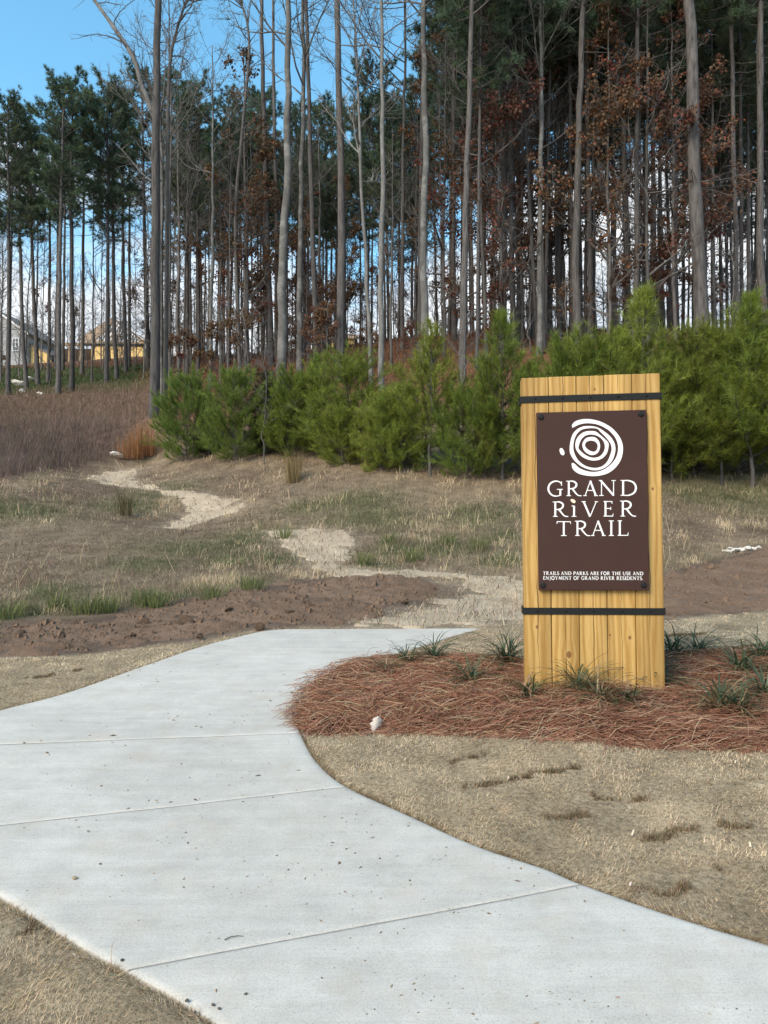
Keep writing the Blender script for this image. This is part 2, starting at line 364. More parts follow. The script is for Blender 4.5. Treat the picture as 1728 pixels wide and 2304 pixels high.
def m_ground():
    m, t, p = nodes('earth_and_thatch'); a = N(t, 'ShaderNodeAttribute', attribute_name='Col'); v = coords(t)
    n1 = noise(t, v, 3.0, 8, 0.65); n2 = noise(t, v, 45, 6, 0.7)
    r1 = ramp(t, [(0.3, (0.62, 0.62, 0.62)), (0.7, (1.3, 1.3, 1.3))]); t.links.new(n1, r1.inputs[0])
    r2 = ramp(t, [(0.3, (0.45, 0.45, 0.45)), (0.7, (1.5, 1.5, 1.5))]); t.links.new(n2, r2.inputs[0])
    c = mixc(t, a.outputs['Color'], r1.outputs[0], 1.0, 'MULTIPLY'); c = mixc(t, c, r2.outputs[0], 1.0, 'MULTIPLY')
    t.links.new(c, p.inputs['Base Color']); p.inputs['Roughness'].default_value = 0.95; p.inputs['Specular IOR Level'].default_value = 0.1
    bump(t, p, n2, 0.9, 0.03); return m
def m_soil():
    m, t, p = nodes('damp_brown_soil'); v = coords(t); n1 = noise(t, v, 2.2, 6); n2 = noise(t, v, 30, 8, 0.7)
    r = ramp(t, [(0.3, (0.155, 0.102, 0.068)), (0.55, (0.225, 0.152, 0.104)), (0.8, (0.31, 0.222, 0.16))]); mx = N(t, 'ShaderNodeMath', operation='MULTIPLY_ADD'); mx.inputs[1].default_value = 0.5
    t.links.new(n2, mx.inputs[0]); ml = N(t, 'ShaderNodeMath', operation='MULTIPLY'); ml.inputs[1].default_value = 0.5; t.links.new(n1, ml.inputs[0]); t.links.new(ml.outputs[0], mx.inputs[2]); t.links.new(mx.outputs[0], r.inputs[0])
    t.links.new(r.outputs[0], p.inputs['Base Color']); p.inputs['Roughness'].default_value = 0.95; p.inputs['Specular IOR Level'].default_value = 0.1; bump(t, p, n2, 1.0, 0.04); return m
def m_straw():
    m, t, p = nodes('straw_and_chips'); v = coords(t, scale=(1, 1.0, 1)); n1 = noise(t, v, 1.6, 6, 0.6); n2 = noise(t, coords(t, scale=(0.35, 1.6, 1)), 26, 8, 0.75)
    r = ramp(t, [(0.28, (0.20, 0.142, 0.09)), (0.42, (0.44, 0.345, 0.232)), (0.7, (0.60, 0.495, 0.365))]); t.links.new(n2, r.inputs[0])
    r1 = ramp(t, [(0.3, (0.72, 0.70, 0.68)), (0.65, (1.05, 1.05, 1.05))]); t.links.new(n1, r1.inputs[0])
    t.links.new(mixc(t, r.outputs[0], r1.outputs[0], 1.0, 'MULTIPLY'), p.inputs['Base Color']); p.inputs['Roughness'].default_value = 0.9; bump(t, p, n2, 0.8, 0.02); return m
def m_concrete():
    m, t, p = nodes('broomed_concrete'); v = coords(t)
    big = noise(t, v, 1.1, 5, 0.6); mid = noise(t, v, 7, 6, 0.65); fine = noise(t, v, 150, 4, 0.7)
    c = t.nodes.new('ShaderNodeTexCoord'); mpn = N(t, 'ShaderNodeMapping', Scale=(3.0, 120, 1), Rotation=(0, 0, radians(-14))); t.links.new(c.outputs['Object'], mpn.inputs['Vector']); broom = noise(t, mpn.outputs[0], 1.0, 3, 0.5)
    r = ramp(t, [(0.3, (0.47, 0.45, 0.40)), (0.7, (0.565, 0.542, 0.482))]); t.links.new(big, r.inputs[0])
    r2 = ramp(t, [(0.3, (0.90, 0.90, 0.90)), (0.7, (1.06, 1.06, 1.06))]); t.links.new(mid, r2.inputs[0])
    r3 = ramp(t, [(0.25, (0.965, 0.965, 0.965)), (0.75, (1.025, 1.025, 1.025))]); t.links.new(broom, r3.inputs[0])
    r4 = ramp(t, [(0.28, (0.70, 0.70, 0.70)), (0.5, (1.0, 1.0, 1.0)), (0.72, (1.09, 1.09, 1.09))]); t.links.new(fine, r4.inputs[0])
    oi = t.nodes.new('ShaderNodeObjectInfo'); mro = N(t, 'ShaderNodeMapRange'); mro.inputs['To Min'].default_value = 0.95; mro.inputs['To Max'].default_value = 1.03; t.links.new(oi.outputs['Random'], mro.inputs['Value'])
    mps = N(t, 'ShaderNodeMapping', Scale=(1.1, 7.5, 1), Rotation=(0, 0, radians(-12))); t.links.new(c.outputs['Object'], mps.inputs['Vector']); strk = noise(t, mps.outputs[0], 1.6, 6, 0.65)
    r5 = ramp(t, [(0.3, (0.90, 0.895, 0.88)), (0.65, (1.04, 1.04, 1.04))]); t.links.new(strk, r5.inputs[0])
    st = noise(t, coords(t, loc=(3.1, 7.7, 0)), 3.3, 7, 0.7); rs = ramp(t, [(0.53, (0, 0, 0)), (0.76, (0.55, 0.55, 0.55))]); t.links.new(st, rs.inputs[0])
    k = mixc(t, r.outputs[0], r2.outputs[0], 1.0, 'MULTIPLY'); k = mixc(t, k, r3.outputs[0], 1.0, 'MULTIPLY'); k = mixc(t, k, r4.outputs[0], 1.0, 'MULTIPLY'); k = mixc(t, k, r5.outputs[0], 1.0, 'MULTIPLY'); k = mixc(t, k, mro.outputs[0], 1.0, 'MULTIPLY'); k = mixc(t, k, (0.47, 0.39, 0.30), rs.outputs[0])
    t.links.new(k, p.inputs['Base Color']); p.inputs['Roughness'].default_value = 0.85; p.inputs['Specular IOR Level'].default_value = 0.25
    ad = N(t, 'ShaderNodeMath', operation='MULTIPLY_ADD'); ad.inputs[1].default_value = 0.5; t.links.new(fine, ad.inputs[0]); t.links.new(broom, ad.inputs[2]); bump(t, p, ad.outputs[0], 0.2, 0.003); return m
def m_bark(name, a, b, vs=(9, 9, 1.6), strength=0.9, spots=None):
    m, t, p = nodes(name); oi = t.nodes.new('ShaderNodeObjectInfo'); c = t.nodes.new('ShaderNodeTexCoord'); ad = N(t, 'ShaderNodeVectorMath', operation='ADD'); t.links.new(c.outputs['Object'], ad.inputs[0])
    sc = N(t, 'ShaderNodeMath', operation='MULTIPLY'); sc.inputs[1].default_value = 50; t.links.new(oi.outputs['Random'], sc.inputs[0]); t.links.new(sc.outputs[0], ad.inputs[1])
    mpn = N(t, 'ShaderNodeMapping', Scale=vs); t.links.new(ad.outputs[0], mpn.inputs['Vector']); n = noise(t, mpn.outputs[0], 1.6, 6, 0.65)
    r = ramp(t, [(0.3, a), (0.7, b)]); t.links.new(n, r.inputs[0]); col = r.outputs[0]
    hv = t.nodes.new('ShaderNodeHueSaturation'); mr = N(t, 'ShaderNodeMapRange'); mr.inputs['To Min'].default_value = 0.7; mr.inputs['To Max'].default_value = 1.25; t.links.new(oi.outputs['Random'], mr.inputs['Value']); t.links.new(mr.outputs[0], hv.inputs['Value']); t.links.new(col, hv.inputs['Color']); col = hv.outputs[0]
    if spots:
        n2 = noise(t, ad.outputs[0], 2.6, 5, 0.7); r2 = ramp(t, [(0.5, (0, 0, 0)), (0.62, (0.8, 0.8, 0.8))]); t.links.new(n2, r2.inputs[0]); col = mixc(t, col, spots, r2.outputs[0])
    t.links.new(col, p.inputs['Base Color']); p.inputs['Roughness'].default_value = 0.92; p.inputs['Specular IOR Level'].default_value = 0.15; bump(t, p, n, strength, 0.03); return m
def m_wood(name, seed, knots, tone=1.0):
    m, t, p = nodes(name); c = t.nodes.new('ShaderNodeTexCoord'); sx = t.nodes.new('ShaderNodeSeparateXYZ'); t.links.new(c.outputs['Object'], sx.inputs[0])
    def math(op, a, b=None, c3=None):
        n = N(t, 'ShaderNodeMath', operation=op)
        for k, v in enumerate((a, b, c3)):
            if v is None: continue
            if hasattr(v, 'links'): t.links.new(v, n.inputs[k])
            else: n.inputs[k].default_value = v
        return n.outputs[0]
    kn = None; bend = None
    for kx, kz, kr in knots:
        dx = math('SUBTRACT', sx.outputs['X'], kx); dz = math('SUBTRACT', sx.outputs['Z'], kz); d = math('SQRT', math('ADD', math('MULTIPLY', dx, dx), math('MULTIPLY', math('MULTIPLY', dz, dz), 0.55)))
        g = math('EXPONENT', math('MULTIPLY', math('MULTIPLY', d, d), -1.0 / (kr * 2.6) ** 2)); b_ = math('MULTIPLY', math('MULTIPLY', g, dx), -0.75)
        bend = b_ if bend is None else math('ADD', bend, b_)
        mr = N(t, 'ShaderNodeMapRange'); mr.inputs['From Min'].default_value = kr * 1.05; mr.inputs['From Max'].default_value = kr * 0.65; t.links.new(d, mr.inputs['Value'])
        kn = mr.outputs[0] if kn is None else math('MAXIMUM', kn, mr.outputs[0])
    x = sx.outputs['X'] if bend is None else math('ADD', sx.outputs['X'], bend)
    cb = t.nodes.new('ShaderNodeCombineXYZ'); t.links.new(x, cb.inputs['X']); t.links.new(sx.outputs['Y'], cb.inputs['Y']); t.links.new(sx.outputs['Z'], cb.inputs['Z'])
    mg = N(t, 'ShaderNodeMapping', Scale=(1, 1, 0.055), Location=(seed * 1.37, seed * 0.7, seed * 0.31)); t.links.new(cb.outputs[0], mg.inputs['Vector'])
    wob = noise(t, mg.outputs[0], 9, 2, 0.5)
    wv = N(t, 'ShaderNodeTexWave', wave_type='BANDS', bands_direction='X', Scale=7.0, Distortion=14.0, Detail=3.0, **{'Detail Scale': 1.3}); t.links.new(mg.outputs[0], wv.inputs['Vector'])
    fib = noise(t, mg.outputs[0], 210, 4, 0.6)
    r = ramp(t, [(0.0, tuple(k * tone for k in (0.37, 0.215, 0.058))), (0.30, tuple(k * tone for k in (0.44, 0.272, 0.086))), (1.0, tuple(k * tone for k in (0.51, 0.335, 0.122)))]); t.links.new(wv.outputs['Fac'], r.inputs[0])
    r2 = ramp(t, [(0.3, (0.88, 0.86, 0.82)), (0.7, (1.05, 1.05, 1.05))]); t.links.new(fib, r2.inputs[0])
    r3 = ramp(t, [(0.3, (0.74, 0.71, 0.66)), (0.7, (1.14, 1.13, 1.10))]); t.links.new(wob, r3.inputs[0])
    col = mixc(t, r.outputs[0], r2.outputs[0], 1.0, 'MULTIPLY'); col = mixc(t, col, r3.outputs[0], 1.0, 'MULTIPLY')
    # a drying check wandering down the middle of the timber
    wig = noise(t, coords(t, scale=(0.0, 0.0, 1), loc=(seed, 0, 0)), 3.2, 4, 0.6); off = math('MULTIPLY_ADD', wig, 0.036, -0.018); dd = math('ABSOLUTE', math('SUBTRACT', sx.outputs['X'], off))
    gate = noise(t, coords(t, scale=(0, 0, 1), loc=(seed * 3.1, 0, 0)), 2.1, 2, 0.5); wd = math('MULTIPLY', math('MAXIMUM', math('SUBTRACT', gate, 0.30), 0.0), 0.011)
    ck = math('LESS_THAN', dd, wd); col = mixc(t, col, (0.07, 0.038, 0.015), math('MULTIPLY', ck, 0.85))
    if kn is not None: col = mixc(t, col, (0.15, 0.06, 0.02), math('MULTIPLY', kn, 0.85))
    t.links.new(col, p.inputs['Base Color']); p.inputs['Roughness'].default_value = 0.62; p.inputs['Specular IOR Level'].default_value = 0.3
    bump(t, p, fib, 0.25, 0.003); return m

M = {}
M['ground'] = m_ground(); M['soil'] = m_soil(); M['straw'] = m_straw(); M['concrete'] = m_concrete()
M['grass'] = m_vcol('dry_grass', 0.9, 0.25); M['needles'] = m_vcol('pine_needles', 0.6, 0.30, 0.16, 0.3); M['leaf'] = m_vcol('dead_leaves', 0.8, 0.25, 0.15)
M['straws'] = m_vcol('fallen_pine_straw', 0.75, 0.1); M['strap_leaf'] = m_vcol('strap_leaves', 0.45, 0.2, 0.1, 0.4)
M['bark'] = m_bark('pine_bark', (0.046, 0.043, 0.042), (0.150, 0.139, 0.131))
M['bark_pale'] = m_bark('smooth_grey_bark', (0.085, 0.084, 0.079), (0.18, 0.176, 0.164), (3, 3, 1.2), 0.4, (0.235, 0.232, 0.218))
M['bark_grey'] = m_bark('grey_brown_bark', (0.075, 0.071, 0.067), (0.175, 0.165, 0.155), (7, 7, 1.5), 0.7)
M['twig'] = m_plain('twig_bark', (0.12, 0.11, 0.102), 0.9, 6, 0.3)
M['metal'] = m_plain('black_painted_iron', (0.010, 0.011, 0.011), 0.6, 60, 0.2, 0.1, 0.25)
M['panel'] = m_plain('brown_sign_paint', (0.047, 0.021, 0.016), 0.6, 4, 0.08, 0.0, 0.25)
M['white'] = m_plain('white_vinyl', (0.80, 0.80, 0.79), 0.5, 30, 0.03)
M['cream'] = m_plain('cream_vinyl', (0.75, 0.66, 0.50), 0.5, 60, 0.15)
M['joint'] = m_plain('groove_dirt_and_shade', (0.27, 0.25, 0.22), 0.95, 30, 0.3)
M['rock'] = m_plain('pale_rock', (0.62, 0.58, 0.52), 0.85, 9, 0.2, 0.6)
M['pebble'] = m_plain('dark_pebble', (0.10, 0.09, 0.075), 0.8, 40, 0.4, 0.3)
M['tanpebble'] = m_plain('tan_pebble', (0.33, 0.25, 0.15), 0.8, 40, 0.3, 0.3)
M['osb'] = m_plain('wall_sheathing', (0.74, 0.50, 0.20), 0.8, 3, 0.14)
M['lumber'] = m_plain('framing_lumber', (0.42, 0.28, 0.15), 0.8, 5, 0.2)
M['deck'] = m_plain('roof_sheathing', (0.34, 0.235, 0.155), 0.85, 2, 0.2)
M['siding_grey'] = m_plain('grey_siding', (0.33, 0.335, 0.34), 0.7, 2, 0.1)
M['siding_white'] = m_plain('white_siding', (0.72, 0.72, 0.71), 0.7, 2, 0.06)
M['shingle'] = m_plain('brown_shingle', (0.22, 0.185, 0.16), 0.9, 12, 0.3)
M['shade'] = m_plain('interior_shade', (0.07, 0.05, 0.035), 0.9, 2, 0.3)  # porch recess shade put into the colour; header beam shares the tone
M['trim'] = m_plain('white_trim', (0.78, 0.78, 0.77), 0.5, 5, 0.04)
mg, tg, pg = nodes('window_glass'); pg.inputs['Base Color'].default_value = (0.12, 0.15, 0.18, 1); pg.inputs['Roughness'].default_value = 0.08; pg.inputs['Specular IOR Level'].default_value = 0.8; M['glass'] = mg

# ------------------------------------------------------------------ the ground sheet
def spacing(lims):
    o = []
    for a, b, s in lims: o += list(np.arange(a, b, s))
    return o
pos = spacing([(0, 4, 0.05), (4, 9, 0.10), (9, 20, 0.25), (20, 45, 0.7), (45, 120, 4), (120, 700, 40)]) + [700]
gx = np.array([-v for v in pos[:0:-1]] + pos)
gy = np.array(spacing([(-200, -20, 20), (-20, 0, 2), (0, 2, 0.1), (2, 9, 0.05), (9, 30, 0.12), (30, 60, 0.5), (60, 130, 2), (130, 900, 40)]) + [900])
X, Y = np.meshgrid(gx, gy); sh = X.shape
Zg = ground(X.ravel(), Y.ravel()).reshape(sh)
xf, yf = X.ravel(), Y.ravel()
def ragged(poly, x, y, amp=0.25, sc=2.5, soft=0.15):
    """1 inside an outline with a broken edge, 0 outside"""
    ok = (x > poly[:, 0].min() - 1.5) & (x < poly[:, 0].max() + 1.5) & (y > poly[:, 1].min() - 1.5) & (y < poly[:, 1].max() + 1.5)
    r = np.zeros(np.shape(x))
    if np.any(ok):
        xx, yy = x[ok], y[ok]; d = polydist(poly, xx, yy); d = np.where(inpoly(poly, xx, yy), d, -d) + (fbm(xx * sc, yy * sc) - 0.5) * 2 * amp; r[ok] = smooth(-soft, soft, d)
    return r
col = np.tile(np.array([0.235, 0.18, 0.12]), (len(xf), 1))            # weedy thatch
def lay(c, w): 
    global col
    col = col * (1 - w[:, None]) + np.array(c) * w[:, None]
lay((0.16, 0.115, 0.082), smooth(0.45, 0.62, fbm(xf * 0.5 + 3, yf * 0.5)) * 0.8)
lay((0.10, 0.115, 0.045), greens(xf, yf) * 0.6)
lay((0.155, 0.10, 0.075), ragged(Z_PURPLE, xf, yf, 0.6, 0.6, 0.8))
lay((0.17, 0.085, 0.05), smooth(23, 28, yf + xf * 0.25) * (1 - ragged(Z_PURPLE, xf, yf, 0.6, 0.6, 0.8)))       # leaf litter in the wood
lay((0.055, 0.075, 0.025), ragged(Z_GREEN, xf, yf, 1.2, 0.2, 1.0))
lay((0.07, 0.09, 0.03), smooth(60, 75, yf) * 0.6)
lawnmask = ((yf < 9.2) & ~inpoly(Z_MULCH, xf, yf)).astype(float) * smooth(9.0, 8.2, yf)
lay((0.38, 0.30, 0.195), lawnmask)
sm = np.full(len(xf), 9.0); nr = (yf < 10) & (yf > 1) & (np.abs(xf) < 6)
for s_ in SEAMS: sm[nr] = np.minimum(sm[nr], polydist(s_, xf[nr], yf[nr], False))
lay((0.095, 0.068, 0.045), smooth(0.06, 0.02, sm + (fbm(xf * 9, yf * 9) - 0.5) * 0.09) * 0.0)
lay((0.155, 0.11, 0.08), np.maximum(ragged(Z_DIRT, xf, yf, 0.15), ragged(Z_DIRT2, xf, yf, 0.25)))
for zp in Z_PATH: lay((0.33, 0.26, 0.185), ragged(zp, xf, yf, 0.3, 2.2, 0.55))
nyy, nxx = sh
idx = np.arange(nyy * nxx).reshape(sh)
q = np.stack([idx[:-1, :-1], idx[:-1, 1:], idx[1:, 1:], idx[1:, :-1]], -1).reshape(-1, 4)
mb = MB(); mb.add(np.stack([xf, yf, Zg.ravel()], -1), q, col=col)
g = mb.obj('ground', M['ground'], smooth=True, colour=True); tag(g, 'rising ground of dormant turf, weeds and leaf litter', 'ground', kind='structure')

def patch(name, poly, mat, step, zfun, amp, sc, label, cat, grow=0.0):
    """a sheet laid over the ground inside a ragged outline"""
    x0, y0 = poly.min(0) - 0.6; x1, y1 = poly.max(0) + 0.6
    X, Y = np.meshgrid(np.arange(x0, x1, step), np.arange(y0, y1, step)); x, y = X.ravel(), Y.ravel()
    d = polydist(poly, x, y); d = np.where(inpoly(poly, x, y), d, -d) + (fbm(x * sc, y * sc, 5) - 0.5) * 2 * amp + grow
    z = ground(x, y) + zfun(x, y, d)
    n = X.shape; idx = np.arange(n[0] * n[1]).reshape(n)
    q = np.stack([idx[:-1, :-1], idx[:-1, 1:], idx[1:, 1:], idx[1:, :-1]], -1).reshape(-1, 4)
    q = q[(d[q] > -step).any(1)]
    used = np.unique(q); re = np.zeros(len(x), int); re[used] = np.arange(len(used))
    mb = MB(); mb.add(np.stack([x, y, z], -1)[used], re[q]); o = mb.obj(name, mat, smooth=True)
    tag(o, label, cat, kind='structure'); return o
def soilz(h):
    return lambda x, y, d: np.where(d > -0.02, -0.03 + smooth(-0.05, 0.5, d) * (h + 0.03) + smooth(0, 0.25, d) * ((fbm(x * 2.2, y * 2.2, 5) - 0.5) * 0.12 + np.maximum(fbm(x * 9 + 2, y * 9, 4) - 0.5, 0) * 0.13), -0.05)
patch('soil', Z_DIRT, M['soil'], 0.035, soilz(0.025), 0.2, 2.2, 'bank of freshly turned brown soil beside the concrete walk end', 'soil')
patch('soil', Z_DIRT2, M['soil'], 0.05, soilz(0.05), 0.3, 1.6, 'strip of raked brown soil behind the sign, below the white stones', 'soil')
for zp, lb in zip(Z_PATH, ('winding straw coloured footpath leading up to the pines', 'straw strewn footpath between the weeds above the soil bank', 'straw strewn ground where the concrete walk ends')):
    patch('path', zp, M['straw'], 0.04, lambda x, y, d: np.where(d > 0, 0.012 + (fbm(x * 6, y * 6) - 0.5) * 0.03, -0.03), 0.36, 3.0, lb, 'path', grow=-0.08)

# ------------------------------------------------------------------ concrete walk: four slabs with tooled joints
walk = empty('concrete_walkway', (0, 0, 0)); tag(walk, 'pale concrete walkway curving past the sign bed', 'walkway', kind='structure')
def near_i(Cv, p): return int(np.argmin(np.linalg.norm(Cv - np.asarray(p), axis=1)))
Lb = [0] + [near_i(LC, s[-1]) for s in Lseg]; Rb = [0] + [near_i(RC, s[-1]) for s in Rseg]
for k in range(4):
    a = LC[Lb[k]:Lb[k + 1] + 1]; b = RC[Rb[k]:Rb[k + 1] + 1]
    ns = [40, 40, 30, 70][k]; nu = 34
    a = resample(a, ns); b = resample(b, ns)
    u = np.r_[0, 0.006, 0.02, np.linspace(0.04, 0.96, nu - 6), 0.98, 0.994, 1]
    s_ = np.linspace(0, 1, ns)
    P = a[:, None] * (1 - u[None, :, None]) + b[:, None] * u[None, :, None]
    seg = np.linalg.norm(np.diff((a + b) / 2, axis=0), axis=1); s_m = np.r_[0, np.cumsum(seg)]; tot = s_m[-1]
    # pull extra rows next to the joints
    rows = np.r_[0.005, 0.0056, 0.012, 0.025, s_m[1:-1], tot - 0.025, tot - 0.012, tot - 0.0056, tot - 0.005]; rows = np.sort(rows)
    P2 = np.stack([np.stack([np.interp(rows, s_m, P[:, j, c]) for c in (0, 1)], -1) for j in range(len(u))], 1)
    e = np.minimum(rows, tot - rows); drop = np.where(e < 0.0052, 0.0045, np.where(e < 0.007, 0.0035, np.where(e < 0.013, 0.001, 0.0)))
    side = np.minimum(u, 1 - u); sdrop = np.where(side < 0.001, 0.009, np.where(side < 0.008, 0.0025, 0))
    z = plane(P2[..., 1]) - np.maximum(drop[:, None], sdrop[None, :]) + (fbm(P2[..., 0] * 1.1, P2[..., 1] * 1.1, 3) - 0.5) * 0.012
    V = np.concatenate([P2, z[..., None]], -1); R_, U_ = V.shape[:2]
    idx = np.arange(R_ * U_).reshape(R_, U_); q = np.stack([idx[:-1, :-1], idx[:-1, 1:], idx[1:, 1:], idx[1:, :-1]], -1).reshape(-1, 4)
    mb = MB(); mb.add(V.reshape(-1, 3), q)
    ring = np.concatenate([idx[0, :], idx[1:, -1], idx[-1, -2::-1], idx[-2:0:-1, 0]]); top = V.reshape(-1, 3)[ring]; low = top - [0, 0, 0.11]
    m_ = len(ring); j = np.arange(m_); mb.add(np.concatenate([top, low]), np.stack([j, j + m_, (j + 1) % m_ + m_, (j + 1) % m_], -1))
    mb.obj('slab', M['concrete'], walk, smooth=True)
    if k < 3:                                                          # dark strip: settled dirt and the groove's shade put into one colour
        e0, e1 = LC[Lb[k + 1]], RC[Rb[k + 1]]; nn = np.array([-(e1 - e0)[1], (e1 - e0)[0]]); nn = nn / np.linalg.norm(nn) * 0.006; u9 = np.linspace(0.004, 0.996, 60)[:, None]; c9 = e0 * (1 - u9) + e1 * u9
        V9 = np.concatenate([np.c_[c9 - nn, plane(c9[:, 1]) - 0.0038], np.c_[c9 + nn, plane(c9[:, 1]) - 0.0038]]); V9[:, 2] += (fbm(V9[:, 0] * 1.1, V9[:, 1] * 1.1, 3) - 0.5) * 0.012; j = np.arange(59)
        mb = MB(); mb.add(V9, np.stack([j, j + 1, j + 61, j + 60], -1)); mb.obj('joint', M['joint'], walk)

# ------------------------------------------------------------------ houses beyond the trees
def quad(mb, a, b, c, d, m=0): mb.add([a, b, c, d], [(0, 1, 2, 3)], m=m)
def slab_poly(mb, pts, n, th, m=0):
    """a flat polygon of 3 or 4 corners given thickness th along n"""
    p = np.array(pts, float); o = p + np.array(n) * th; k = len(p); v = np.concatenate([p, o]); f = [(i, (i + 1) % k, k + (i + 1) % k, k + i) for i in range(k)]
    if k == 4: f += [(3, 2, 1, 0), (4, 5, 6, 7)]; mb.add(v, f, m=m)
    else: mb.add(v, f, [(2, 1, 0), (3, 4, 5)], m=m)
def part(name, parent, mat, fn):
    mb = MB(); fn(mb); return mb.obj(name, mat, parent)
def window(parent, x, y, z, w, h, cols=2, rows=3):
    def fr(mb):
        f = 0.09
        box(mb, (x, y - 0.08, z), (x + f, y, z + h)); box(mb, (x + w - f, y - 0.08, z), (x + w, y, z + h)); box(mb, (x + f, y - 0.08, z), (x + w - f, y, z + f)); box(mb, (x + f, y - 0.08, z + h - f), (x + w - f, y, z + h))
        for i in range(1, cols): box(mb, (x + w * i / cols - 0.03, y - 0.07, z + f), (x + w * i / cols + 0.03, y - 0.045, z + h - f))
        for i in range(1, rows): box(mb, (x + f, y - 0.066, z + h * i / rows - 0.03), (x + w - f, y - 0.042, z + h * i / rows + 0.03))
    wd = part('window', parent, M['trim'], fr)
    part('pane', wd, M['glass'], lambda mb: box(mb, (x + 0.085, y - 0.035, z + 0.085), (x + w - 0.085, y - 0.005, z + h - 0.085)))
    return wd
def siding(parent, mat, x0, x1, y, z0, z1, gable=0.0):
    n = int((z1 - z0 + gable) / 0.25); xm = (x0 + x1) / 2
    for i in range(n):
        a = z0 + i * 0.25; k = max(0, (a + 0.125 - z1) / gable) if gable else 0
        xa = x0 + (xm - x0) * k; xb = x1 + (xm - x1) * k
        if xb - xa > 0.2: part('siding_board', parent, mat, lambda mb: slab_poly(mb, [(xa, y - 0.03, a), (xb, y - 0.03, a), (xb, y - 0.006, a + 0.247), (xa, y - 0.006, a + 0.247)], (0, 1, 0), 0.012))
def place(name, px, py, d, label, rz=0):
    p = at(px, py, d); o = empty(name, (p[0], p[1], p[2] - 0.3)); o.rotation_euler.z = rz; tag(o, label, 'house'); return o
# house under construction: yellow sheathing, open porch, rafters
hB = place('house', 198, 822, 92, 'unfinished house with yellow sheathed walls and open roof framing beyond the trees', 0.05)
k = 92 / FPX
WB = 240 * k; x0 = -118 * k; x1 = 122 * k; e = 2.75
part('wall', hB, M['osb'], lambda mb: box(mb, (10 * k, 0, 0), (x1, 7, e)))
for i in range(4):
    xa = 10 * k + i * (x1 - 10 * k) / 4
    part('sheathing_panel', hB, M['osb'], lambda mb: box(mb, (xa + 0.012, -0.03, 0.1), (xa + (x1 - 10 * k) / 4 - 0.012, -0.002, e - 0.15)))
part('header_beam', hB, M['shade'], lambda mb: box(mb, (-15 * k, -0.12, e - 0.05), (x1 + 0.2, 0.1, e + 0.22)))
part('fascia', hB, M['lumber'], lambda mb: box(mb, (-15 * k, -0.35, e + 0.24), (x1 + 0.3, -0.13, e + 0.42)))
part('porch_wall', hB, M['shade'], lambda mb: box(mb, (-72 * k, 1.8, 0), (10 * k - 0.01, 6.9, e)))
for xx in (-70, -45, -20, 6): part('post', hB, M['lumber'], lambda mb: box(mb, (xx * k, 0.1, 0), (xx * k + 0.16, 0.26, e - 0.06)))
part('porch_beam', hB, M['lumber'], lambda mb: box(mb, (-74 * k, 0.05, e - 0.04), (-15.2 * k, 0.3, e + 0.3)))
part('gable_wall', hB, M['osb'], lambda mb: slab_poly(mb, [(x0, -1.2, 0), (-72 * k, -1.2, 0), (-76 * k, -1.2, 1.25), (x0, -1.2, e - 0.2)], (0, 1, 0), 0.2))
part('lower_roof', hB, M['shingle'], lambda mb: slab_poly(mb, [(x0 - 0.2, -1.3, e - 0.12), (-74 * k, -1.3, 1.15), (-62 * k, 4, 1.9), (x0 - 0.2, 4, e + 0.6)], (0, 0, 1), 0.14))
ridge = (22 * k, 4.5, e + 4.5); ridge2 = (36 * k, 4.5, e + 4.4)
part('roof_deck', hB, M['deck'], lambda mb: slab_poly(mb, [(-24 * k, -0.3, e + 0.5), (16 * k, -0.3, e + 0.5), ridge2, ridge], (0, 0, 1), 0.1))
part('roof_deck', hB, M['deck'], lambda mb: slab_poly(mb, [(x1 + 0.3, -0.3, e + 0.45), (x1 + 0.3, 7.3, e + 0.45), ridge2], (0, 0, 1), 0.1))
for i in range(15):
    xx = 18 * k + (x1 - 18 * k) * i / 15; f = (xx - 36 * k) / (x1 - 36 * k); f = max(0, f)
    top = np.array(ridge2) * (1 - f) + np.array([x1, -0.2, e + 0.45]) * f
    part('rafter', hB, M['lumber'], lambda mb: tube(mb, [(xx, -0.3, e + 0.45), (xx, top[1], max(top[2], e + 0.6))], [0.09, 0.09], 4))
    if i % 2 == 0: part('stud', hB, M['lumber'], lambda mb: box(mb, (xx, 1.0, e + 0.2), (xx + 0.1, 1.1, e + 0.5 + 1.6 * (1 - f))))
# finished grey house to its left
hA = place('house', 22, 818, 90, 'grey sided house with white framed window at the end of the tree stand', -0.1)
part('wall', hA, M['siding_grey'], lambda mb: box(mb, (-5.2, 0, 0), (2.1, 8, 4.0)))
siding(hA, M['siding_grey'], -5.2, 2.1, 0, 0.1, 4.0, 2.6)
window(hA, 0.35, -0.05, 1.75, 0.85, 1.6)
window(hA, -3.0, -0.05, 1.75, 0.85, 1.6)
part('gable', hA, M['siding_grey'], lambda mb: slab_poly(mb, [(-5.2, 0, 4.0), (2.1, 0, 4.0), (-1.55, 0, 6.6)], (0, 1, 0), 0.2))
part('roof', hA, M['shingle'], lambda mb: (slab_poly(mb, [(-1.55, -0.4, 6.6), (-1.55, 8.3, 6.6), (2.55, 8.3, 3.68), (2.55, -0.4, 3.68)], (0.5, 0, 0.85), 0.16), slab_poly(mb, [(-1.55, -0.4, 6.6), (-1.55, 8.3, 6.6), (-5.65, 8.3, 3.68), (-5.65, -0.4, 3.68)], (-0.5, 0, 0.85), 0.16)))
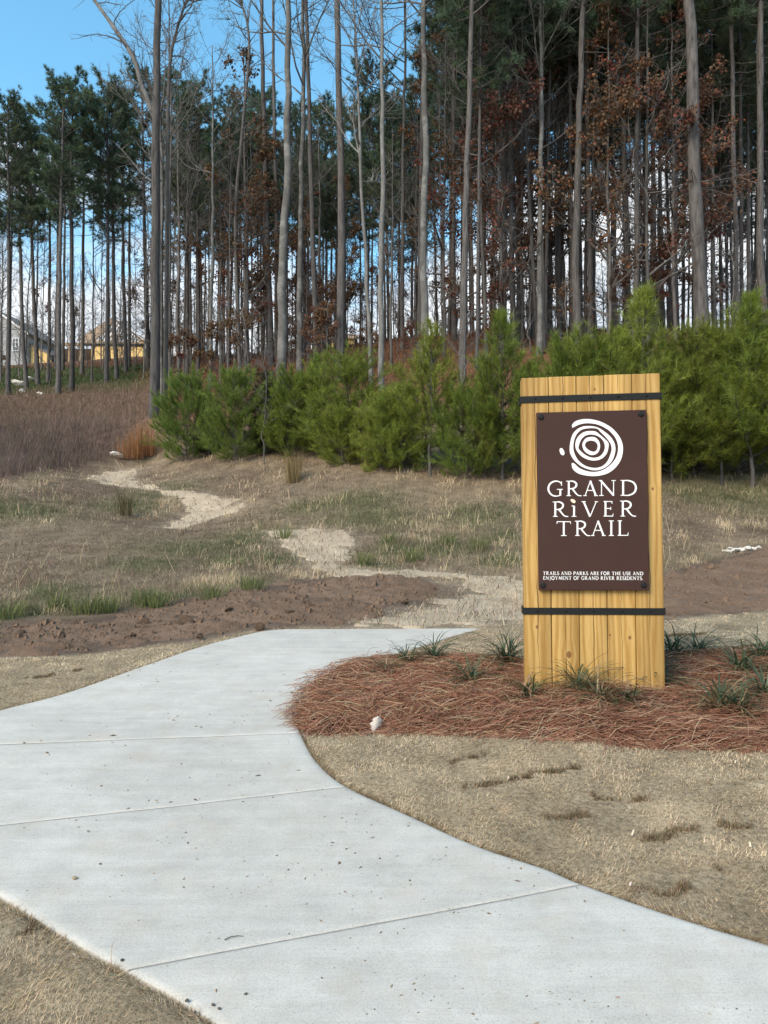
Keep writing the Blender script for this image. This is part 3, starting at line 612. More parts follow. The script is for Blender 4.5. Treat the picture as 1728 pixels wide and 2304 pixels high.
part('bargeboard', hA, M['trim'], lambda mb: (slab_poly(mb, [(-1.55, -0.44, 6.5), (2.5, -0.44, 3.6), (2.5, -0.44, 3.85), (-1.55, -0.44, 6.75)], (0, 1, 0), 0.05), slab_poly(mb, [(-1.55, -0.44, 6.5), (-5.6, -0.44, 3.6), (-5.6, -0.44, 3.85), (-1.55, -0.44, 6.75)], (0, 1, 0), 0.05)))
# white house on the right of the unfinished one
hC = place('house', 372, 822, 104, 'white sided house with pale roof right of the unfinished house', 0.1)
k = 104 / FPX
part('wall', hC, M['siding_white'], lambda mb: box(mb, (-3.4, 0, 0), (5.2, 8, 3.6)))
siding(hC, M['siding_white'], -3.4, 5.2, 0, 0.1, 3.6)
window(hC, -1.4, -0.05, 1.2, 0.9, 1.5); window(hC, 2.4, -0.05, 1.2, 0.9, 1.5)
part('roof', hC, m_plain('weathered_shingle', (0.42, 0.40, 0.38), 0.9, 10, 0.2), lambda mb: (slab_poly(mb, [(-3.8, -0.5, 3.5), (5.6, -0.5, 3.5), (5.6, 4, 5.8), (-3.8, 4, 5.8)], (0, -0.3, 0.9), 0.16), slab_poly(mb, [(-3.8, 8.5, 3.5), (5.6, 8.5, 3.5), (5.6, 4, 5.8), (-3.8, 4, 5.8)], (0, 0.3, 0.9), 0.16)))
# a further sheathed house glimpsed behind the middle trunks
hD = place('house', 752, 812, 92, 'distant yellow sheathed house glimpsed between trunks behind the middle young pines', 0)
k = 92 / FPX
part('wall', hD, M['osb'], lambda mb: box(mb, (-2.3, 0, 0), (2.4, 6, 3.0)))
window(hD, -1.6, -0.04, 1.3, 0.8, 1.2); window(hD, 0.8, -0.04, 1.3, 0.8, 1.2)
part('roof', hD, M['deck'], lambda mb: (slab_poly(mb, [(-2.6, -0.4, 2.95), (2.7, -0.4, 2.95), (2.7, 3, 4.2), (-2.6, 3, 4.2)], (0, -0.3, 0.9), 0.14), slab_poly(mb, [(-2.6, 6.4, 2.95), (2.7, 6.4, 2.95), (2.7, 3, 4.2), (-2.6, 3, 4.2)], (0, 0.3, 0.9), 0.14)))

# ------------------------------------------------------------------ trees: templates
def curve_trunk(H, n, wob, r):
    z = np.linspace(0, H, n); a = np.cumsum(r.normal(0, wob, n)); b = np.cumsum(r.normal(0, wob, n)); a -= a[0]; b -= b[0]
    t = np.linspace(0, 1, n); a -= t * a[-1] * 0.85; b -= t * b[-1] * 0.85
    return np.stack([a, b, z], -1)
def trunk_mesh(name, pts, r0, r1, mat, r, sides=9, flare=0.35):
    n = len(pts); t = np.linspace(0, 1, n); rad = r1 + (r0 - r1) * (1 - t) ** 0.75 + r0 * flare * np.exp(-t * 45)
    rad *= 1 + r.normal(0, 0.025, n); mb = MB(); pp = pts.copy(); pp[0, 2] -= 0.6; tube(mb, pp, rad, sides); return mb.mesh(name, [mat], True)
def along(pts, t):
    s = t * (len(pts) - 1); i = min(int(s), len(pts) - 2); f = s - i; return pts[i] * (1 - f) + pts[i + 1] * f
def tufts(mb, P, D, ln, w, cnt, cols, r, m=1, spread=0.75):
    """bundles of long needles at points P around directions D"""
    n = len(P); P = np.repeat(P, cnt, 0); D = np.repeat(D, cnt, 0); k = len(P)
    d = D + r.normal(0, spread, (k, 3)); d /= np.linalg.norm(d, axis=1)[:, None]
    l = ln * r.uniform(0.7, 1.2, k); s = np.cross(d, r.normal(0, 1, (k, 3))); s /= np.linalg.norm(s, axis=1)[:, None] + 1e-9
    c = np.repeat(cols, cnt, 0) * r.uniform(0.75, 1.25, (k, 1))
    v = np.stack([P - s * w / 2, P + s * w / 2, P + d * l[:, None]], 1).reshape(-1, 3)
    mb.add(v, None, np.arange(3 * k).reshape(-1, 3), m, np.repeat(c, 3, 0))
def branch(p, d, L, n, up, wob, r):
    o = [p]; d = d / np.linalg.norm(d)
    for i in range(n - 1):
        d = d + np.array([0, 0, up]) + r.normal(0, wob, 3); d /= np.linalg.norm(d); o.append(o[-1] + d * L / (n - 1))
    return np.array(o)

def pine(seed, H=20.0, r0=0.17, cb=0.58, spread=2.3, dense=1.0):
    r = np.random.default_rng(seed); pts = curve_trunk(H, 22, 0.026, r)
    tr = trunk_mesh('trunk', pts, r0, 0.035, M['bark'], r); mb = MB(); P = []; D = []
    z = cb * H
    while z < H - 0.15:
        t = z / H; f = (z - cb * H) / (H - cb * H); L = spread * (0.55 + 0.75 * f) * np.sqrt(max(0.05, 1 - f ** 2.2)) * r.uniform(0.65, 1.2)
        a0 = r.uniform(0, 6.28); nb = r.integers(2, 5)
        for j in range(nb):
            if r.random() > 0.9: continue
            az = a0 + j * 6.28 / nb + r.normal(0, 0.35); el = 0.05 + 0.75 * f + r.normal(0, 0.16); Lb_ = L * r.uniform(0.6, 1.25)
            b = branch(along(pts, t), np.array([cos(az) * cos(el), sin(az) * cos(el), sin(el)]), Lb_, 6, 0.05, 0.10, r)
            tube(mb, b, np.linspace(0.035, 0.008, 6), 4, 0, cap=False)
            nt_ = max(3, int(Lb_ * 6.0 * dense))
            for q_ in range(nt_):
                tt = r.uniform(0.35, 1.0) if q_ else 1.0; base = along(b, tt); dd = b[-1] - b[-2]; dd = dd / np.linalg.norm(dd) + r.normal(0, 0.75, 3) + [0, 0, 0.55]; dd /= np.linalg.norm(dd)
                l2 = r.uniform(0.12, 0.55) * (1.25 - tt * 0.6); e = base + dd * l2; tube(mb, np.array([base, e]), [0.012, 0.006], 3, 0, cap=False)
                for u in ((0.55, 1.0) if l2 > 0.28 else (1.0,)): P.append(base + dd * l2 * u); D.append(dd * 0.9)
        z += r.uniform(0.28, 0.5)
    for i in range(8): P.append(pts[-1] + r.normal(0, 0.12, 3)); D.append(np.array([r.normal(0, .4), r.normal(0, .4), 1]))
    for i in range(16):                                                # dead snags below the crown
        t = r.uniform(0.25, cb + 0.05); az = r.uniform(0, 6.28); b = branch(along(pts, t), np.array([cos(az), sin(az), r.uniform(-0.25, 0.35)]), r.uniform(0.4, 2.0) * (t / cb) ** 2, 5, 0.03, 0.16, r); tube(mb, b, np.linspace(0.018, 0.005, 5), 3, 0, cap=False)
    P = np.array(P); D = np.array(D); base = np.array([0.098, 0.150, 0.092]); c = base * r.uniform(0.6, 1.35, (len(P), 1)) * np.where(r.random((len(P), 1)) < 0.2, [[1.25, 1.1, 0.75]], [[1, 1, 1]])
    tufts(mb, P, D, 0.27, 0.026, 24, c, r, 1, 0.62)
    return tr, mb.mesh('crown', [M['bark'], M['needles']], False, True), H, r0

def hardwood(seed, H=17.0, r0=0.13, bark='bark_grey', start=0.42, leaves=0, up=0.55, leafz=(0.0, 1.0), nb=26, reach=1.0):
    r = np.random.default_rng(seed); pts = curve_trunk(H, 24, 0.034, r)
    tr = trunk_mesh('trunk', pts, r0, 0.02, M[bark], r); mb = MB(); LP = []
    tb = 0 if bark != 'bark_grey' else 0
    for i in range(nb):
        t = start + (0.985 - start) * (i + r.random()) / nb; az = r.uniform(0, 6.28); el = up + r.normal(0, 0.22)
        L = reach * H * 0.2 * (1.15 - t) / (1.15 - start) * r.uniform(0.6, 1.4) + 0.4; rr = max(0.010, r0 * (1 - t) * 0.42 + 0.006)
        b = branch(along(pts, t), np.array([cos(az) * cos(el), sin(az) * cos(el), sin(el)]), L, 7, 0.07, 0.13, r); tube(mb, b, np.linspace(rr, 0.006, 7), 4, 0, cap=False)
        n2 = int(4 + L * 2.2)
        for j in range(n2):
            tt = r.uniform(0.2, 1.0); d = b[-1] - b[0]; d = d / np.linalg.norm(d) + r.normal(0, 0.6, 3) + [0, 0, 0.15]; l2 = L * r.uniform(0.18, 0.45) * (1.2 - tt * 0.6)
            b2 = branch(along(b, tt), d, l2, 5, 0.05, 0.2, r); tube(mb, b2, np.linspace(rr * 0.35 + 0.003, 0.004, 5), 3, 0, cap=False)
            for k_ in range(r.integers(2, 5)):
                d3 = d + r.normal(0, 0.7, 3); b3 = branch(along(b2, r.uniform(0.2, 1)), d3, l2 * r.uniform(0.25, 0.6), 4, 0.03, 0.25, r); tube(mb, b3, np.linspace(0.006, 0.003, 4), 3, 0, cap=False)
                if leaves:
                    for u in (0.4, 0.7, 1.0): LP.append(along(b3, u))
    if leaves and LP:
        LP = np.array(LP); zf = LP[:, 2] / H; LP = LP[(zf >= leafz[0]) & (zf <= leafz[1])]
        keep = fbm(LP[:, 0] * 0.9 + seed, LP[:, 2] * 0.9 + LP[:, 1] * 0.9, 3) > (0.685 - 0.20 * min(leaves, 1.5)); LP = LP[keep]
        n = 4; Pp = np.repeat(LP, n, 0) + r.normal(0, 0.09, (len(LP) * n, 3)); k_ = len(Pp)
        d = r.normal(0, 0.6, (k_, 3)) + [0, 0, -0.75]; d /= np.linalg.norm(d, axis=1)[:, None]; s = np.cross(d, r.normal(0, 1, (k_, 3))); s /= np.linalg.norm(s, axis=1)[:, None]
        l = r.uniform(0.08, 0.15, (k_, 1)); w = l * r.uniform(0.28, 0.45, (k_, 1)); nrm = np.cross(d, s) * l * 0.15
        v = np.stack([Pp, Pp + d * l * 0.5 + s * w + nrm, Pp + d * l, Pp + d * l * 0.5 - s * w + nrm], 1).reshape(-1, 3)
        c = np.array([0.150, 0.094, 0.060]) * r.uniform(0.5, 1.5, (k_, 1)) * np.where(r.random((k_, 1)) < 0.3, [[1.2, 0.8, 0.7]], [[1, 1.05, 1]])
        mb.add(v, np.arange(4 * k_).reshape(-1, 4), None, 1, np.repeat(c, 4, 0))
    tw = M['bark_pale'] if bark == 'bark_pale' else M['twig']
    return tr, mb.mesh('crown', [tw, M['leaf']], False, True), H, r0

def young_pine(seed, H=4.0, r0=0.05, low=0.06, wide=1.0, tone=(0.20, 0.265, 0.040), gaps=0.0, full=False):
    r = np.random.default_rng(seed); pts = curve_trunk(H, 12, 0.02, r); tr = trunk_mesh('trunk', pts, r0, 0.012, M['bark'], r, 7, 0.2)
    mb = MB(); P = []; D = []; z = low * H
    def shoot(b, a, e):
        for u in np.linspace(a, e, max(3, int((e - a) * np.linalg.norm(b[-1] - b[0]) / 0.045))):
            p = along(b, u); q_ = along(b, min(1, u + 0.05)) - along(b, max(0, u - 0.05)); q_ = q_ / (np.linalg.norm(q_) + 1e-9); P.append(p); D.append(q_ * 0.9)
    while z < H * 0.94:
        f = z / H; L = wide * 0.36 * H * (np.sqrt(1 - f ** 2.4) if full else (1 - f) ** 1.0 * 1.22) * r.uniform(0.75, 1.1) * smooth(-0.25, 0.22, f) + 0.12; nb = r.integers(6, 9) if full else r.integers(4, 7); a0 = r.uniform(0, 6.28)
        for j in range(nb):
            if r.random() < gaps: continue
            az = a0 + j * 6.28 / nb + r.normal(0, 0.25); el = (0.02 if full else 0.2) + 0.65 * f + r.normal(0, 0.12); b = branch(along(pts, f), np.array([cos(az) * cos(el), sin(az) * cos(el), sin(el)]), L * r.uniform(0.7, 1.2), 6, 0.08 if full else 0.11, 0.07, r)
            tube(mb, b, np.linspace(0.016, 0.006, 6), 4, 0, cap=False); shoot(b, 0.45, 1.0)
            for q_ in range(int(2 + L * 3.5)):
                tt = r.uniform(0.25, 0.95); d = b[-1] - b[0]; d = d / np.linalg.norm(d) + r.normal(0, 0.55, 3) + [0, 0, 0.35]; b2 = branch(along(b, tt), d, r.uniform(0.2, 0.5) * (0.4 + 0.6 * L), 4, 0.14, 0.08, r); tube(mb, b2, np.linspace(0.008, 0.005, 4), 3, 0, cap=False); shoot(b2, 0.25, 1.0)
        z += r.uniform(0.16, 0.30) * H / 4
    lead = np.array([along(pts, t) for t in np.linspace(0.80, 1.0, 12)]); 
    for p in lead: P.append(p); D.append(np.array([0, 0, 0.9]))
    for k_ in range(4):
        az = r.uniform(0, 6.28); b = branch(along(pts, 0.93), np.array([0.4 * cos(az), 0.4 * sin(az), 1]), 0.07 * H, 4, 0.2, 0.05, r); shoot(b, 0.1, 1.0)
    P = np.array(P); D = np.array(D); tone_var = 0.5 + 0.75 * r.random((len(P), 1)); c = np.array(tone) * tone_var  # tone differs at random from bundle to bundle
    tufts(mb, P, D, 0.22, 0.0095, 9, c, r, 1, 0.50)
    return tr, mb.mesh('crown', [M['bark'], M['needles']], False, True), H, r0

PINES = [pine(11, spread=2.6, dense=1.4), pine(12, cb=0.62, spread=2.4, dense=1.45), pine(13, cb=0.52, spread=2.9, dense=1.4), pine(14, cb=0.58, spread=2.6, dense=1.6), pine(15, cb=0.62, spread=2.3, dense=1.45)]
PHIGH = [pine(16, cb=0.84, spread=2.2, dense=1.2), pine(17, cb=0.86, spread=2.2, dense=1.2)]
GREYS = [hardwood(21), hardwood(22, start=0.5, up=0.8), hardwood(23, start=0.35, up=0.7), hardwood(24, start=0.55, up=0.5)]
PALES = [hardwood(31, bark='bark_pale', start=0.5, up=0.8, nb=20), hardwood(32, bark='bark_pale', start=0.45, up=0.7, nb=22), hardwood(33, bark='bark_pale', start=0.6, up=0.65, nb=18)]
OAKS = [hardwood(41, H=14, r0=0.11, start=0.10, leaves=1.0, up=0.35, nb=34, reach=0.9), hardwood(42, H=14, r0=0.11, start=0.08, leaves=0.8, up=0.4, nb=32), hardwood(43, H=14, r0=0.12, start=0.2, leaves=1.2, up=0.4, nb=36, reach=0.8)]
BRUSH = [hardwood(81, H=10, r0=0.05, start=0.06, up=0.6, nb=34, reach=0.9), hardwood(82, H=10, r0=0.05, start=0.1, up=0.8, nb=30, reach=0.8), hardwood(83, H=10, r0=0.05, start=0.06, up=0.5, nb=30, reach=0.9, leaves=0.35)]
SAPS = [hardwood(51, H=5, r0=0.035, start=0.15, leaves=0.9, up=0.5, nb=16, reach=1.2), hardwood(52, H=5, r0=0.03, start=0.15, leaves=0.4, up=0.6, nb=16, reach=1.1), hardwood(53, H=5, r0=0.03, start=0.2, leaves=0.0, up=0.6, nb=18, reach=1.2)]
YOUNG = [young_pine(61, gaps=0.15), young_pine(62, wide=1.15, gaps=0.2), young_pine(63, wide=0.9, low=0.16, gaps=0.12), young_pine(64, wide=1.3, low=0.03, full=True), young_pine(65, wide=0.95, low=0.22, gaps=0.2), young_pine(66, wide=1.2, low=0.05, full=True)]
CEDAR = [young_pine(71, wide=0.9, low=0.02, tone=(0.035, 0.06, 0.024))]
BUSHY = [young_pine(72, wide=1.5, low=0.02, tone=(0.25, 0.285, 0.042), full=True), young_pine(73, wide=1.4, low=0.02, tone=(0.17, 0.24, 0.040), full=True)]

def where(px):
    for lim, w in ((95, 'before the grey house'), (225, 'before the open porch of the unfinished house'), (340, 'before the yellow sheathed wall'), (500, 'above the bushy left young pines'), (640, 'above the dark cedar'), (800, 'behind the middle young pines'), (930, 'above the tan grass stalks'), (1110, 'behind the open topped young pine'), (1230, 'behind the left part of the sign'), (1400, 'behind the right part of the sign'), (1540, 'above the tallest young pine'), (1620, 'beside the thickest pine')):
        if px < lim: return w
    return 'above the right end of the young pine row'
def stand(name, tmpl, pos, H, rad, label, cat, group, rz=0.0, lean=(0, 0), wide=None):
    """one tree: an empty at its foot, a trunk and a crown; the trunk takes its own girth, the crown its own spread"""
    tr, cr, H0, R0 = tmpl
    o = empty(name, pos); o.rotation_euler = (lean[1], lean[0], rz); tag(o, label, cat, group)
    a = mkobj('trunk', tr, o); sx = rad / R0; sz = H / H0; a.scale = (sx, sx, sz)
    b = mkobj('crown', cr, o); w = wide if wide else sz; b.scale = (w, w, sz)
    # thicker or thinner than drawn, the stem bends as the crown does
    if abs(sx - w) > 1e-3: a.scale = (sx, sx, sz)
    return o

# ------------------------------------------------------------------ trees that stand out in the photograph: foot pixel, x of the stem at the top of the picture, width, kind
FEAT = [
 # px, py foot, d, px at y=ytop, ytop, width px, height m, kind, label
 (346, 930, 28.5, 360, 0, 23, 22, 'P', 'thick dark pine trunk with pale twin stem beside the left young pines'),
 (20, 885, 39, 14, 440, 11, 15.5, 'p', None), (60, 872, 41, 36, 400, 10, 15.5, 'p', None), (86, 868, 43, 60, 420, 10, 15, 'p', None), (130, 888, 38.5, 133, 330, 12, 16, 'p', None), (161, 880, 39.5, 156, 330, 12, 16.5, 'p', None),
 (241, 872, 41, 238, 360, 10, 16.5, 'p', None), (263, 866, 42, 251, 360, 10, 16, 'p', None), (284, 848, 46, 268, 360, 9, 17, 'p', None), (333, 850, 45, 318, 400, 11, 18, 'p', None), (108, 865, 44, 112, 420, 8, 15, 'p', None),
 (365, 905, 30, 352, 300, 12, 17, 'l', 'pale mottled hardwood stem leaning against the thick dark pine'),
 (385, 860, 35, 376, 0, 9, 20, 'g', None), (402, 860, 36, 396, 200, 10, 19, 'g', None), (420, 850, 38, 416, 300, 10, 18, 'p', None), (445, 850, 38, 440, 220, 9, 18.5, 'p', None),
 (474, 870, 33, 472, 120, 10, 15.5, 'l', 'pale kinked hardwood with broken top left of the red leaved oak'), (497, 845, 40, 490, 150, 8, 19, 'g', None), (515, 840, 41, 512, 300, 9, 18, 'p', None),
 (556, 835, 37, 548, 220, 11, 16, 'o', 'slender oak holding dark red leaves among the middle trunks'), (610, 820, 38, 592, 0, 14, 24, 'p', None), (622, 820, 42, 608, 0, 11, 24, 'p', None),
 (634, 800, 31, 640, 0, 23, 24, 'l', 'broad pale grey hardwood trunk behind the middle young pines'), (674, 815, 33, 672, 0, 15, 24, 'l', None), (712, 790, 35, 695, 0, 13, 25, 'p', None), (766, 830, 31, 756, 0, 20, 24, 'p', None), (722, 800, 42, 716, 300, 9, 19, 'g', None),
 (835, 880, 29, 800, 100, 10, 18, 'l', 'thin pale leaning hardwood above the tan grass stalks'), (858, 890, 28, 856, 0, 14, 21, 'l', 'straight pale hardwood trunk right of the thin leaning one'), (880, 840, 32, 884, 300, 7, 17, 'g', None), (905, 830, 36, 912, 0, 10, 22, 'g', None),
 (956, 730, 30, 950, 0, 19, 24, 'l', 'pale grey trunk paired with a darker pine beside it'), (943, 790, 32, 962, 0, 15, 24, 'p', None),
 (1040, 855, 28.5, 1063, 0, 17, 23, 'p', 'dark leaning pine trunk left of the sign with a broken stump at its foot'), (1072, 850, 30, 1078, 400, 9, 19, 'p', None), (1094, 840, 31, 1084, 400, 9, 18, 'g', None), (1136, 760, 33, 1136, 0, 20, 24, 'p', None),
 (1176, 770, 36, 1178, 100, 9, 20, 'g', None), (1214, 790, 31, 1212, 30, 14, 21, 'l', 'forked pale tree with bare white branches spreading above the sign'), (1224, 800, 32, 1222, 300, 7, 19, 'g', None), (1236, 780, 37, 1234, 300, 9, 19, 'p', None), (1272, 760, 40, 1268, 200, 9, 20, 'g', None),
 (1300, 815, 30, 1318, 0, 19, 24, 'p', None), (1318, 780, 36, 1326, 0, 9, 22, 'p', None), (1340, 770, 34, 1336, 0, 10, 21, 'g', None), (1412, 745, 33, 1405, 0, 15, 23, 'p', None), (1472, 740, 35, 1474, 0, 13, 22, 'p', None), (1490, 740, 37, 1492, 0, 11, 22, 'g', None),
 (1578, 765, 29.5, 1570, 0, 33, 26, 'P', 'thickest pine trunk standing behind the young pines right of the sign'), (1608, 740, 36, 1606, 200, 8, 19, 'g', None), (1656, 742, 33, 1652, 0, 13, 23, 'p', None), (1672, 742, 35, 1670, 0, 10, 22, 'p', None), (1720, 735, 31, 1716, 0, 17, 24, 'p', None),
 (1372, 800, 30.5, 1375, 300, 8, 15.5, 'O', 'tall oak with rust brown leaves above the right edge of the sign'), (1460, 790, 31, 1462, 300, 9, 17.5, 'O', 'largest rust leaved oak between the sign and the thickest pine'), (1520, 790, 31.5, 1518, 300, 9, 15, 'O', 'rust leaved oak touching the thickest pine trunk'),
 (1130, 810, 32, 1126, 300, 8, 16, 'O', 'brown leaved oak behind the left edge of the sign'), (1000, 830, 33, 1004, 300, 8, 15, 'O', 'olive brown oak beside the dark leaning pine'), (1256, 800, 36, 1250, 300, 7, 17, 'O', 'brown leaved oak seen past the forked pale tree')]
LP = LP2 = 'straight pine deeper in the wood,'
LG = 'thin bare tree deeper in the wood,'
LS = 'small sapling with dead leaves'
LO = 'brown leaved oak deeper in the wood,'
cnt = 0
for px, py, d, tx, ty, w, H, kd, lb in FEAT:
    cnt += 1; base = at(px, py, d); zg = gz(base[0], base[1]); pos_ = np.array([base[0], base[1], zg - 0.1])
    rad = w * d / FPX / 2
    if kd in 'pP' and ty == 0 and (px < 1000 or kd == 'P'): H = 30
    elif kd in 'pg' and 340 < px < 1000 and ty > 0: H = min(H, (0.52 + 0.10 * rng.random()) * d - (zg - EYE))
    fy = project(pos_[0], pos_[1], pos_[2])[1]
    sl = (tx - px) / max(60.0, (py - ty)); lean = math.atan(sl)
    kw = dict(rz=0.0, lean=(lean, rng.normal(0, 0.008)))
    t = {'p': PINES, 'P': PINES, 'g': GREYS, 'l': PALES, 'o': OAKS, 'O': OAKS}[kd]; t = (PHIGH if H == 30 else t)[cnt % len(PHIGH if H == 30 else t)]
    if kd in 'pP': nm, ct = 'pine_tree', 'pine tree'; grp = 'pines of the thin stand' if px < 340 and not lb else 'pines of the dense wood'; lb = lb or 'tall dark green crowned pine ' + where(px)
    elif kd in 'oO': nm, ct, grp = 'oak_tree', 'oak tree', 'leaf holding oaks in the wood'; lb = lb or LO
    else: nm, ct, grp = 'hardwood_tree', 'bare tree', 'bare hardwoods in the wood'; lb = lb or ('slender bare grey tree ' if kd == 'g' else 'pale barked bare tree ') + where(px)
    wide = H / t[2] * (1.15 if kd in 'oO' else 1.0)
    stand(nm, t, pos_, H, rad, lb, ct, grp, wide=wide, **kw)
# the twin pale limb that leaves the thick pine and the bare boughs over the sky
def limb(name, pts_d, r0, r1, label, twigs=14, seed=5, mat='bark_pale'):
    r = np.random.default_rng(seed); p = catmull(np.array([at(*q) for q in pts_d]), 5); o = empty(name, p[0]); tag(o, label, 'bare tree', 'bare hardwoods in the wood')
    mb = MB(); q_ = p - p[0]; tube(mb, q_, np.linspace(r0, r1, len(q_)), 8); mb.obj('trunk', M[mat], o, smooth=True)
    mb = MB()
    for i in range(twigs):
        t = r.uniform(0.35, 1); d = q_[-1] - q_[-3]; d = d / np.linalg.norm(d) + r.normal(0, 0.75, 3); b = branch(along(q_, t), d, r.uniform(0.8, 2.6), 7, 0.02, 0.2, r); tube(mb, b, np.linspace(0.03, 0.006, 7), 4, 0, cap=False)
        for j in range(7):
            b2 = branch(along(b, r.uniform(0.25, 1)), d + r.normal(0, 0.9, 3), r.uniform(0.3, 0.9), 5, 0.02, 0.3, r); tube(mb, b2, np.linspace(0.010, 0.004, 5), 3, 0, cap=False)
    mb.obj('crown', M['twig'], o); return o
limb('hardwood_tree', [(352, 905, 29.3), (354, 600, 29.3), (352, 300, 29.3), (336, 235, 29.2), (318, 190, 29.2), (300, 130, 29.1), (255, 60, 29.0), (212, 0, 29.0), (170, -60, 29)], 0.14, 0.05, 'bare pale tree arching left over the sky from beside the thick pine', 16, 5)
limb('hardwood_tree', [(372, 905, 29.8), (376, 500, 29.8), (378, 250, 29.7), (384, 130, 29.7), (400, 60, 29.6), (420, 0, 29.5), (440, -50, 29.5)], 0.10, 0.03, 'bare forked stem rising right of the thick pine', 18, 6, 'bark_grey')
limb('hardwood_tree', [(540, 840, 36), (530, 500, 36), (545, 300, 36), (560, 130, 35.9), (556, 50, 35.9), (540, 0, 35.8), (530, -40, 35.8)], 0.10, 0.03, 'bare spindly tree above the red leaved oak', 20, 8, 'bark_grey')

# ------------------------------------------------------------------ fill of the wood
r2 = np.random.default_rng(99)
def fill(kind, tmpls, n, xr, dr, Hr, rr, label, cat, group, name, minpx=11, taken=[]):
    k = 0; tries = 0
    while k < n and tries < n * 40:
        tries += 1; px = r2.uniform(*xr); d = r2.uniform(*dr); a = (px - CX) / FPX; x = a * d
        if any(abs(px - q) < minpx and abs(d - e) < 2.5 for q, e in taken): continue
        taken.append((px, d)); z = gz(x, d)
        Ht = r2.uniform(*Hr) if Hr[0] > 1 else r2.uniform(*Hr) * d - (z - EYE)
        stand(name, tmpls[r2.integers(len(tmpls))], (x, d, z - 0.1), Ht, r2.uniform(*rr), label + ' ' + where(px) if 'far wood' not in label else label, cat, group, rz=r2.uniform(0, 6.28), lean=(r2.normal(0, 0.014), r2.normal(0, 0.012))); k += 1
fill('p', PINES[1::3], 7, (-60, 330), (43, 58), (14, 18), (0.09, 0.13), LP, 'pine tree', 'pines of the thin stand', 'pine_tree', 14)
fill('b', BRUSH, 26, (-60, 350), (41, 80), (5, 10), (0.02, 0.04), 'twiggy low tree', 'bare tree', 'bare trees of the thin stand', 'hardwood_tree', 6)
fill('b', BRUSH + GREYS, 62, (-80, 1500), (108, 140), (8, 15), (0.05, 0.09), 'hazy bare tree of the far wood', 'bare tree', 'bare trees of the far wood', 'hardwood_tree', 5)
fill('g', GREYS, 12, (-60, 345), (40, 62), (8, 14), (0.035, 0.06), 'very thin bare tree', 'bare tree', 'bare trees of the thin stand', 'hardwood_tree')
fill('p', PINES, 46, (350, 960), (42, 64), (0.47, 0.62), (0.075, 0.12), LP2, 'pine tree', 'pines of the dense wood', 'pine_tree')
fill('p', PINES, 75, (960, 1850), (31, 58), (18, 25), (0.08, 0.135), LP2, 'pine tree', 'pines of the dense wood', 'pine_tree')
fill('b', BRUSH, 85, (345, 1850), (38, 72), (6, 12), (0.025, 0.05), 'twiggy thin tree deeper in the wood,', 'bare tree', 'bare hardwoods in the wood', 'hardwood_tree', 6)
fill('g', GREYS, 46, (360, 1850), (33, 60), (10, 16), (0.035, 0.075), LG, 'bare tree', 'bare hardwoods in the wood', 'hardwood_tree')
fill('o', OAKS, 6, (960, 1700), (33, 46), (9, 15), (0.07, 0.11), LO, 'oak tree', 'leaf holding oaks in the wood', 'oak_tree')
fill('o', OAKS, 5, (480, 900), (36, 48), (8, 12), (0.06, 0.09), LO, 'oak tree', 'leaf holding oaks in the wood', 'oak_tree')
fill('s', SAPS, 4, (-40, 330), (40, 50), (1.6, 3), (0.015, 0.03), LS, 'sapling', 'understorey saplings', 'sapling', 8)
fill('s', SAPS, 52, (370, 1750), (27, 46), (2.2, 5.0), (0.015, 0.03), LS, 'sapling', 'understorey saplings', 'sapling', 8)

# ------------------------------------------------------------------ young pines in front of the wood: foot and top pixels
YP = [ # px, foot y, top y, template list, index, width factor, label
 (418, 1036, 852, BUSHY, 1, 0.85, 'bushy young pine at the left end of the row beside the orange grass'), (530, 1036, 846, BUSHY, 1, 0.9, 'second bushy young pine right of the orange grass'), (600, 1020, 835, CEDAR, 0, 1.1, 'dark narrow cedar between the left young pines'),
 (470, 1025, 880, CEDAR, 0, 1.0, 'small dark cedar behind the left bushy young pines'), (660, 1028, 850, YOUNG, 3, 1.0, None), (712, 1022, 800, YOUNG, 1, 1.0, None), (780, 1032, 812, YOUNG, 5, 1.1, None), (770, 1046, 925, BUSHY, 0, 1.0, 'low yellow green young pine behind the tan grass stalks'),
 (860, 1056, 905, BUSHY, 0, 0.9, 'low yellow green young pine right of the tan grass stalks'), (968, 1072, 722, YOUNG, 4, 1.0, 'open topped young pine with visible stem left of the sign'), (905, 1058, 880, YOUNG, 3, 1.0, None), (1050, 1076, 880, BUSHY, 1, 0.9, None), (1128, 1080, 705, YOUNG, 2, 0.95, 'tall young pine rising behind the left edge of the sign'),
 (1090, 1078, 850, YOUNG, 0, 1.0, None), (1200, 1082, 815, YOUNG, 1, 1.0, None), (1290, 1084, 800, YOUNG, 3, 1.0, None), (1350, 1082, 775, YOUNG, 5, 1.0, None), (1395, 1076, 745, YOUNG, 0, 1.0, None), (1450, 1086, 655, YOUNG, 2, 0.9, 'tallest young pine, just right of the top of the sign'),
 (1510, 1078, 790, YOUNG, 1, 1.0, None), (1560, 1072, 775, YOUNG, 3, 1.0, None), (1622, 1090, 800, YOUNG, 4, 1.15, 'young pine with a bare lower stem right of the sign'), (1690, 1094, 668, YOUNG, 2, 1.0, 'tall young pine at the right end of the row'), (1590, 1066, 740, YOUNG, 0, 1.1, None), (1660, 1070, 760, YOUNG, 5, 1.1, None), (1740, 1080, 735, YOUNG, 1, 1.1, None), (1790, 1090, 720, YOUNG, 4, 1.1, None),
 (1480, 1066, 830, YOUNG, 5, 1.2, None), (640, 1012, 870, YOUNG, 5, 1.0, None)]
